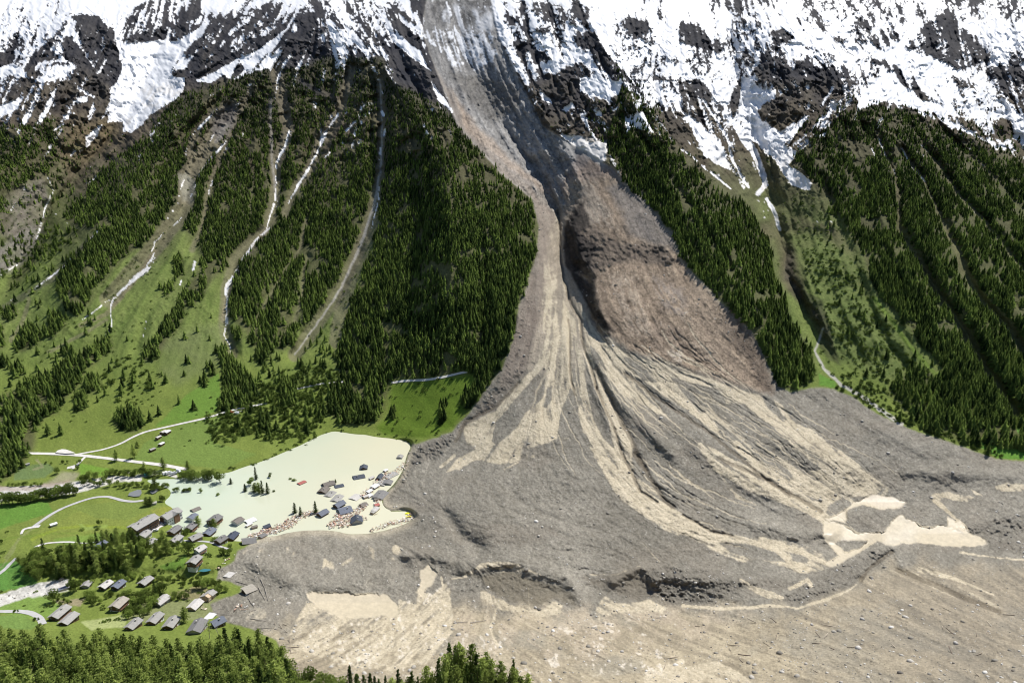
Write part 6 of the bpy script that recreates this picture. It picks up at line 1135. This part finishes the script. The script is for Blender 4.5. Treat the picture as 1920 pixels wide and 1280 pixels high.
# the village knoll grove
kn = poly(P_(35,1052, 70,1035, 130,1028, 180,1020, 225,1008, 262,1010, 280,1030, 268,1056, 235,1074, 195,1076, 150,1078, 105,1088, 60,1084, 36,1066), 1, 0)
for u, v in scatter(kn, 25, 290, 1000, 1095, lambda u, v, s: 11 + 0*u, 2500, 12, .62):
    k = 'broad' if (rnd.random() < .5 or u < 100) else ('spruce' if rnd.random() < .5 else 'larch'); H = rnd.uniform(4.5, 8) if k == 'broad' else rnd.uniform(8, 13)
    sd_ = 'left half' if u < 150 else 'right half'
    plant(k, at(u, v, -.2), H, {'broad': 'round leafy tree', 'spruce': 'dark spruce', 'larch': 'pointed larch'}[k] + ' in the %s of the big grove on the village knoll' % sd_, '%s in the %s of the knoll grove' % (NM[k], sd_))
for u, v, H, k, lab in [(83,1037,13,'spruce','lone dark spruce standing before the grove by the pale path'), (186,985,5,'broad','dark round bush alone on the flowery meadow, upper one'), (184,992,3,'bush','flat dark bush alone on the flowery meadow, lower one'), (153,994,3,'bush','small bush between the meadow path and the dark round bush'), (295,1038,12,'larch','tree right of the narrow pale-roofed chalet'), (315,1037,13,'larch','tall dark tree above the grassy knoll'), (355,1039,9,'broad','round dark tree left of the pale-roofed knoll chalet'), (268,1030,8,'broad','round tree at the gap left of the narrow chalet'), (346,1001,6,'bush','clipped round bush between the two grey-roofed chalets'), (306,1008,8,'larch','dark shrubby conifer left of the wide grey-roofed chalet'),
 (403,1014,5,'bush','round bush left of the dark chalet at the water'), (420,1040,7,'broad','bright green round tree at the border of the slide, left one'), (430,1040,6.5,'broad','bright green round tree at the border of the slide, right one'), (432,1024,3,'bush','bright bush below the solar roof'), (292,1116,12,'spruce','dark bushy spruce in the middle of the lower hamlet'), (100,1128,9,'broad','greyish round tree above the double house'), (347,1165,11,'larch','bare dark tree right of the chalet row'), (276,1125,9,'broad','yellow-green tree left of the dark bushy spruce'),
 (135,1100,13,'spruce','tall dark spruce at the end of the gravel bed'), (143,1107,10,'broad','round tree under the tall dark spruce at the gravel bed')]:
    plant(k, at(u, v, -.2), H, lab, None)
def area(kind_w, g, sp, n, seed, label, group, Hr, ratio=.62):
    p = np.array(g); m = poly(g, 1, 0)
    for u, v in scatter(m, p[:, 0].min(), p[:, 0].max(), p[:, 1].min(), p[:, 1].max(), lambda u, v, s: sp + 0*u, n, seed, ratio):
        if samp(deb, u, v) > .6 and seed != 99: continue
        plant(kind_w, at(u, v, -.2), rnd.uniform(*Hr), label, group)
area('broad', P_(150,1085, 235,1080, 300,1084, 300,1092, 240,1090, 150,1100), 9, 500, 31, 'leafy tree along the stream behind the pair of chalets', 'trees along the village stream', (3.5, 5.5))
area('broad', P_(298,1084, 345,1086, 400,1090, 432,1100, 420,1114, 395,1112, 340,1100, 300,1098), 11, 900, 32, 'leafy tree below the turquoise pool', 'trees below the turquoise pool', (3.5, 7))
area('broad', P_(160,1118, 200,1112, 260,1115, 262,1140, 240,1155, 232,1128, 205,1125, 170,1140), 11, 500, 33, 'leafy shrub tree around the tan-roofed chalet', 'shrub trees around the tan-roofed chalet', (3, 6))
area('broad', P_(255,1125, 300,1100, 310,1112, 285,1150, 262,1160, 240,1160), 10, 500, 34, 'yellow-green tree in the strip down the lower hamlet', 'yellow-green strip in the lower hamlet', (4, 7))
area('broad', P_(320,1118, 350,1118, 356,1128, 325,1132), 9, 200, 35, 'dark shrub above the pale askew roof', 'dark shrubs above the askew roof', (3, 5))
area('broad', P_(455,1268, 540,1268, 600,1290, 640,1300, 640,1330, 460,1330), 13, 260, 99, 'pale green broadleaf tree at the bottom edge right of the larches', 'pale broadleaves at the bottom edge', (7, 10))
area('broad', P_(90,1128, 130,1125, 140,1140, 110,1138), 9, 120, 36, 'low shrub on the stony bank above the double house', 'low shrubs above the double house', (2.5, 4))
area('broad', P_(270,1018, 345,1022, 350,1032, 330,1044, 300,1046, 275,1044), 11, 200, 38, 'dark shrub tree on the slope below the village', 'dark shrubs below the village', (3.5, 6))
# leafless light trees at the slide's edge and leaning trunks
def dead_tree(u, v, H, lean, az, lab, tufted=False):
    o = thing('dead_tree', lab, 'tree', at(u, v, -.3), (0, 0, R(az))); o.rotation_euler = (0, R(lean), R(az)); trunk_mb(H, .2, 7, int(u), 1.0).build('trunk', M_grey, o)
    if tufted: a, b = tufts(np.array([(rr.randn()*.9, rr.randn()*.9, H*(.35 + .62*rr.rand())) for _ in range(60)]), .5, rr); c = link('crown', tri_mesh('thin crown', a, b, [M_larch])); c.parent = o
dead_tree(557, 1266, 21, -22, 8, 'thin leaning half-bare larch at the edge of the slide', True); dead_tree(540, 1262, 17, -6, 0, 'upright thin bare tree left of the leaning larch', True)
dead_tree(412, 1196, 11, -8, 20, 'bare broken trunk behind the foreground wood'); dead_tree(872, 1275, 18, 2, 0, 'bare trunk without branches in the middle of the bottom centre group'); dead_tree(420, 1141, 7, -20, 0, 'small bare leaning trunk in the debris above the black chalet'); dead_tree(896, 1262, 14, 30, 0, 'bare trunk leaning right in the bottom centre group'); dead_tree(393, 1196, 12, 3, 0, 'bare tree with fine twigs behind the broad low house', True)
LOGS = [((489,1086),(497,1104)), ((497,1104),(503,1127)), ((484,1100),(497,1125)), ((465,1121),(477,1138)), ((443,1090),(470,1098)), ((480,1178),(510,1178)), ((530,1250),(560,1258)), ((535,1262),(562,1256)), ((850,1168),(878,1166)), ((882,1168),(912,1163)), ((470,1160),(500,1165)), ((395,1148),(436,1154)), ((468,1147),(480,1143))]
LD = ['uppermost log of the crossed trunks right of the stranded tan roof', 'log pointing down below the crossed trunks', 'slanting log left of the crossed trunks', 'short log below the stranded tan roof', 'log on the ridge left of the crossed trunks', 'long dark log lying flat on the mud in front of the larches', 'upper of two crossed logs beside the leaning larch', 'lower of two crossed logs beside the leaning larch', 'left dark log on the grey flat above the bottom tree group', 'right dark log on the grey flat above the bottom tree group', 'log among branches below the stranded roof', 'long log beside the white flat roof', 'short dark log on the grey lobe']
for (a, b), lab in zip(LOGS, LD):
    pa = at(*a, .35); pb = at(*b, .35); mb = MB(); d = (pb - pa)/4; r_ = .24
    pts_ = [pa + d*i + Vector((0, 0, rnd.uniform(-.05, .15))) for i in range(5)]
    for i in range(4): mb.tube(pts_[i] - pa, pts_[i+1] - pa, r_*(1.2 - .15*i), r_*(1.05 - .15*i), 7)
    for i in (1, 2, 3): mb.tube(pts_[i] - pa, pts_[i] - pa + Vector((rnd.uniform(-1, 1), rnd.uniform(-1, 1), .8)), .07, .03, 4)
    o = mb.build('log', M_grey); o.location = pa; tag(o, lab, 'log', 'fallen trunks on the debris')

# ------------------------------------------------------------------ shrubs nobody could count
def shrub(seed, n=26):
    r = np.random.RandomState(seed); d = r.randn(n, 3); d /= np.linalg.norm(d, axis=1, keepdims=True); d[:, 2] = np.abs(d[:, 2]); c = d*np.array([.5, .5, .42])*(.75 + .35*r.rand(n, 1)); return tufts(c, .30, r, .3, d)
SH = [shrub(300 + i) for i in range(4)]
bf = brush*np.clip(.35 + 1.1*N_fine + .8*N_mid, 0, 1)*(1 - np.clip(blur(forest, 2), 0, 1)*.6)*(1 - deb)*(1 - lake)*(SNOW < .4)
mdw = (.02 + .10*smooth(.35, .6, N_mid + .3*N_fine))*(V > 560)*(V < 840)*(1 - deb)*(1 - lake) + .35*poly(P_(735,725, 880,705, 870,760, 850,800, 800,818, 730,812, 712,795), 4)*smooth(.0, .4, N_fine) + .04*smooth(1550, 1560, U)*(V > 560)*(1 - deb)
edgeb = .5*line(P_(430,884, 500,862, 560,838, 610,815), 10, 4)*(V < 900) + .6*line(P_(700,812,760,824,780,830), 6, 3) + .5*line(P_(1570,735,1640,768,1700,798,1790,826,1870,855), 16, 5)*(1 - deb) + .35*line(P_(30,990,5,1012,0,1040), 14, 6)
low_h = (.25*poly(P_(0,1100,430,1090,420,1170,0,1170), 10)*smooth(.05, .35, N_fine + .4*N_mid) + .5*poly(P_(300,1030,440,1035,410,1065,300,1075,290,1050), 5)*smooth(.0, .3, N_fine))*(1 - deb)*(1 - line(P_(-20,1132, 30,1116, 70,1102, 125,1094, 200,1078, 300,1077, 400,1072), 14, 4))
alpb = .22*smooth(160, 260, V)*smooth(600, 450, V)*smooth(.1, .4, N_fine)*(forest < .3)*(1 - deb)*(SNOW < .4)
fld2 = np.clip(bf + mdw + edgeb*(1-deb) + low_h + alpb, 0, 1)
sp = scatter(fld2, -190, 2150, 170, 1175, lambda u, v, s: 1.9*FPX/s, 90000, 21, .6); print('shrubs', len(sp)); places = []
for u, v in sp:
    W_ = rr.uniform(1.6, 3.6); places.append((at(u, v), W_, W_*rr.uniform(.6, 1.1), rr.rand()*6.28, float(np.clip(.45 + .28*rr.randn() + .2*samp(N_mid, u, v), 0, 1)), rr.randint(4)))
merge('shrubs', SH, places, [M_shrub], 'low green shrubs scattered over the meadows and gully sides', 'shrubs', zsink=.15)

thick = np.zeros_like(S)
for g, a in [(P_(385,790, 410,765, 450,745, 500,715, 560,690, 630,690, 640,720, 608,740, 606,805, 590,824, 540,830, 470,822, 400,833), .95), (P_(1565,742, 1640,768, 1700,797, 1790,828, 1880,858, 1860,838, 1780,800, 1700,760, 1640,720, 1580,700), .7), (P_(1500,470, 1560,470, 1640,580, 1740,700, 1780,770, 1700,760, 1620,690, 1560,620), .45), (P_(630,620, 665,590, 650,660, 640,700), .5), (P_(200,660, 260,660, 290,720, 240,770, 190,720), .25), (P_(0,470,90,430,150,430,90,500,0,540), .3)]:
    thick = np.maximum(thick, poly(g, 6)*a)
thick *= (1 - deb)*(1 - lake)*(1 - line(P_(380,785, 415,775, 440,768, 465,763, 500,756), 7, 2))
TK = [blob_tree(500 + i, 1.0, 1.1, 7, 16, .17, .0) for i in range(4)]; places = []
for u, v in scatter(thick, 0, 1900, 420, 870, lambda u, v, s: 3.6*FPX/s, 40000, 77, .62):
    H = rr.uniform(2.6, 6.2)*(1 if u < 1000 else .75); places.append((at(u, v), H, H*rr.uniform(.8, 1.2), rr.rand()*6.28, float(np.clip(.5 + .25*rr.randn(), 0, 1)), rr.randint(4)))
merge('thicket', TK, places, [M_shrub], 'dense light green thicket of alders above the lake and along the right valley side', 'thicket', zsink=.1)
# ------------------------------------------------------------------ rocks and wreckage
def rockt(seed):
    r = np.random.RandomState(seed); a = (1 + 5**.5)/2; v = np.array([(-1,a,0),(1,a,0),(-1,-a,0),(1,-a,0),(0,-1,a),(0,1,a),(0,-1,-a),(0,1,-a),(a,0,-1),(a,0,1),(-a,0,-1),(-a,0,1)], float); v /= np.linalg.norm(v[0]); v *= (.8 + .4*r.rand(12, 1))*np.array([1, .8, .6])*.5
    return v.astype(np.float32), np.array([(0,11,5),(0,5,1),(0,1,7),(0,7,10),(0,10,11),(1,5,9),(5,11,4),(11,10,2),(10,7,6),(7,1,8),(3,9,4),(3,4,2),(3,2,6),(3,6,8),(3,8,9),(4,9,5),(2,4,11),(6,2,10),(8,6,7),(9,8,1)], np.int32)
def tint_mat(name, a, b, rough=.9):
    m = bpy.data.materials.new(name); m.use_nodes = True; t = m.node_tree; bs = t.nodes['Principled BSDF']; at_ = t.nodes.new('ShaderNodeAttribute'); at_.attribute_name = 'tint'; cr = t.nodes.new('ShaderNodeValToRGB')
    n = len(a); el = cr.color_ramp.elements; cr.color_ramp.interpolation = 'CONSTANT' if b else 'LINEAR'
    while len(el) < n: el.new(.5)
    for i, c in enumerate(a): el[i].position = i/n if b else i/(n-1); el[i].color = (*c, 1)
    t.links.new(at_.outputs['Fac'], cr.inputs[0]); t.links.new(cr.outputs[0], bs.inputs['Base Color']); bs.inputs['Roughness'].default_value = rough; return m
RT = [rockt(i) for i in range(4)]
rf = deb*(1 - poolm)*(V > 380)*(.08 + .35*smooth(.1, .5, N_mid) + .7*np.clip(rub, 0, 1) + .15*smooth(1100, 1150, V))
rf = np.maximum(rf, .5*line(P_(-20,928, 60,921, 120,914, 200,900, 250,897), 24, 4)); rf = np.maximum(rf, .8*line(P_(-20,1132, 30,1116, 70,1102, 125,1094), 22, 3))
rp = scatter(rf, -190, 2150, 380, 1290, lambda u, v, s: .7*FPX/s, 70000, 22, .6); places = []
for u, v in rp:
    W_ = min(.36 + .42*rr.exponential()**1.35, 4.2); places.append((at(u, v), W_, W_, rr.rand()*6.28, float(rr.rand()), rr.randint(4)))
merge('boulders', RT, places, [tint_mat('debris boulders', [(.14, .125, .105), (.26, .24, .20), (.45, .42, .37), (.62, .60, .56)], False)], 'loose grey and pale boulders strewn over the landslide debris and river beds', 'boulders', zsink=-.05)
BG = [(1617,1161,3.2,'dark-sided boulder on the brown foreground slope right of the valley seam'), (1522,1171,2.6,'pale block on the brown foreground slope'), (1131,1187,2.4,'left white block of the two on the tan foreground'), (1140,1185,2.6,'right white block of the two on the tan foreground'), (1166,1222,2.6,'white boulder on the lower tan slope'), (1004,1139,2.6,'pale boulder below the dark mound'), (1118,1156,2.2,'pale boulder right of the dark mound'), (1786,886,3.6,'largest dark boulder on the grey debris at the upper right'), (1344,968,2.2,'small white boulder on the grey lobe under the fan'), (976,631,4,'pale boulder at the left edge of the slide track'), (983,667,3.4,'pale boulder among broken trunks at the left edge of the slide'), (1792,1206,3,'whitish block at the lower right slope'), (768,1257,2.6,'pale flat block left of the bottom tree group'), (1206,886,3,'pale boulder on the rib above the mud channel')]
for u, v, W_, lab in BG:
    vv, ff = RT[int(u) % 4]; o = link('boulder', tri_mesh('boulder', vv*np.float32(W_), ff, [M_stone])); o.location = at(u, v, W_*.12); o.rotation_euler = (0, 0, u); tag(o, lab, 'boulder', 'large boulders on the debris')
# splintered wood along the shore
bxv = np.array([(x, y, z) for z in (0, 1) for y in (-.5, .5) for x in (-.5, .5)], np.float32); bxf = np.array([(0,2,1),(1,2,3),(4,5,6),(5,7,6),(0,1,4),(1,5,4),(2,6,3),(3,6,7),(0,4,2),(2,4,6),(1,3,5),(3,7,5)], np.int32)
def plank(L_, W_, H_, tilt, seed):
    v = bxv.copy()*np.array([L_, W_, H_], np.float32); c, s_ = math.cos(tilt), math.sin(tilt); x = v[:, 0]*c - v[:, 2]*s_; z = v[:, 0]*s_ + v[:, 2]*c; return np.stack([x, v[:, 1], z], 1).astype(np.float32), bxf
PT = [plank(3.2, .3, .2, .15, 0), plank(2.2, .5, .12, -.3, 0), plank(1.4, 1.1, .12, .4, 0), plank(4.2, .28, .28, .05, 0), plank(1.1, .9, .7, .1, 0), plank(2.0, 1.6, .1, -.15, 0)]
WR = [(P_(455,1016, 480,1005, 500,1000, 520,992, 540,983, 553,973, 566,967, 590,960, 600,966), (6, 9, 12, 13, 15, 15, 10, 6, 5), 1.0), (P_(620,985, 640,978, 655,972, 672,960, 685,948), (12, 17, 16, 12, 7), 1.0), (P_(632,966, 645,972, 660,980, 640,985), 10, .9), (P_(675,972, 686,974), 6, .8), (P_(696,996, 712,990, 735,982, 755,978, 772,970), (5, 6, 7, 9, 12), .9), (P_(703,960, 706,948, 708,938, 716,930), 7, .8), (P_(680,930, 695,918, 712,905, 725,893, 745,882, 762,868), (9, 11, 12, 12, 10, 7), .75), (P_(738,885, 757,880, 765,866), 7, .5),
 (P_(385,1142, 380,1140), 3, .6), (P_(445,1140, 460,1142), 9, .5), (P_(1000,655,1010,668), 4, .2), (P_(405,1075, 410,1065, 425,1050, 440,1040), 4, .35), (P_(386,1000, 400,985), 7, .4), (P_(378,1122,386,1118), 7, .8)]
wf = np.zeros_like(S)
for g, wd, a in WR: wf = np.maximum(wf, line(g, wd, 3, 2)*a)
wp = scatter(wf, 370, 800, 850, 1160, lambda u, v, s: .75*FPX/s, 60000, 23, .5); print('planks', len(wp)); places = []
for u, v in wp:
    p = on_water(u, v, .05) if samp(lake, u, v) > .4 or samp(PZ, u, v) < .3 else at(u, v, .1); p.z += rr.rand()*.9; sc_ = rr.uniform(.5, 1.1); places.append((p, sc_, sc_, rr.rand()*6.28, float(rr.rand()), rr.randint(6)))
merge('wreckage', PT, places, [tint_mat('splintered wood and rubble', [(.50, .40, .30), (.68, .64, .58), (.42, .26, .18), (.62, .50, .40), (.74, .72, .70), (.28, .18, .12), (.55, .33, .26), (.66, .56, .46)], True)], 'pale splintered planks and house wreckage drifting along the lake shore', 'wreckage', zsink=0)
# broken trunks along the edges of the slide
tf = np.maximum(poly(P_(965,560, 1000,560, 1010,640, 990,700, 950,740, 900,790, 850,820, 880,770, 920,730, 950,690), 8)*.6, poly(P_(1340,560, 1420,620, 1460,735, 1430,725, 1390,660, 1330,590), 8)*.5)
tf = np.maximum(tf, line(P_(500,1165, 540,1180, 560,1230), 20, 8)*.4); tf = np.maximum(tf, poly(P_(1240,1160,1920,1130,1920,1280,1240,1280), 10)*.05)
wp = scatter(tf, 480, 1920, 540, 1290, lambda u, v, s: 2.2*FPX/s, 14000, 24, .6); places = []
TT_ = [plank(6, .32, .32, .08, 0), plank(9, .36, .36, -.05, 0), plank(4, .3, .3, .2, 0)]
for u, v in wp: places.append((at(u, v, .2), rr.uniform(.6, 1.1), 1.0, rr.rand()*6.28, float(rr.rand()), rr.randint(3)))
merge('broken_trunks', TT_, places, [tint_mat('broken trunk wood', [(.12, .09, .07), (.30, .25, .19), (.42, .36, .28)], False)], 'broken tree trunks scattered along the edges of the slide', 'broken trunks', zsink=0)
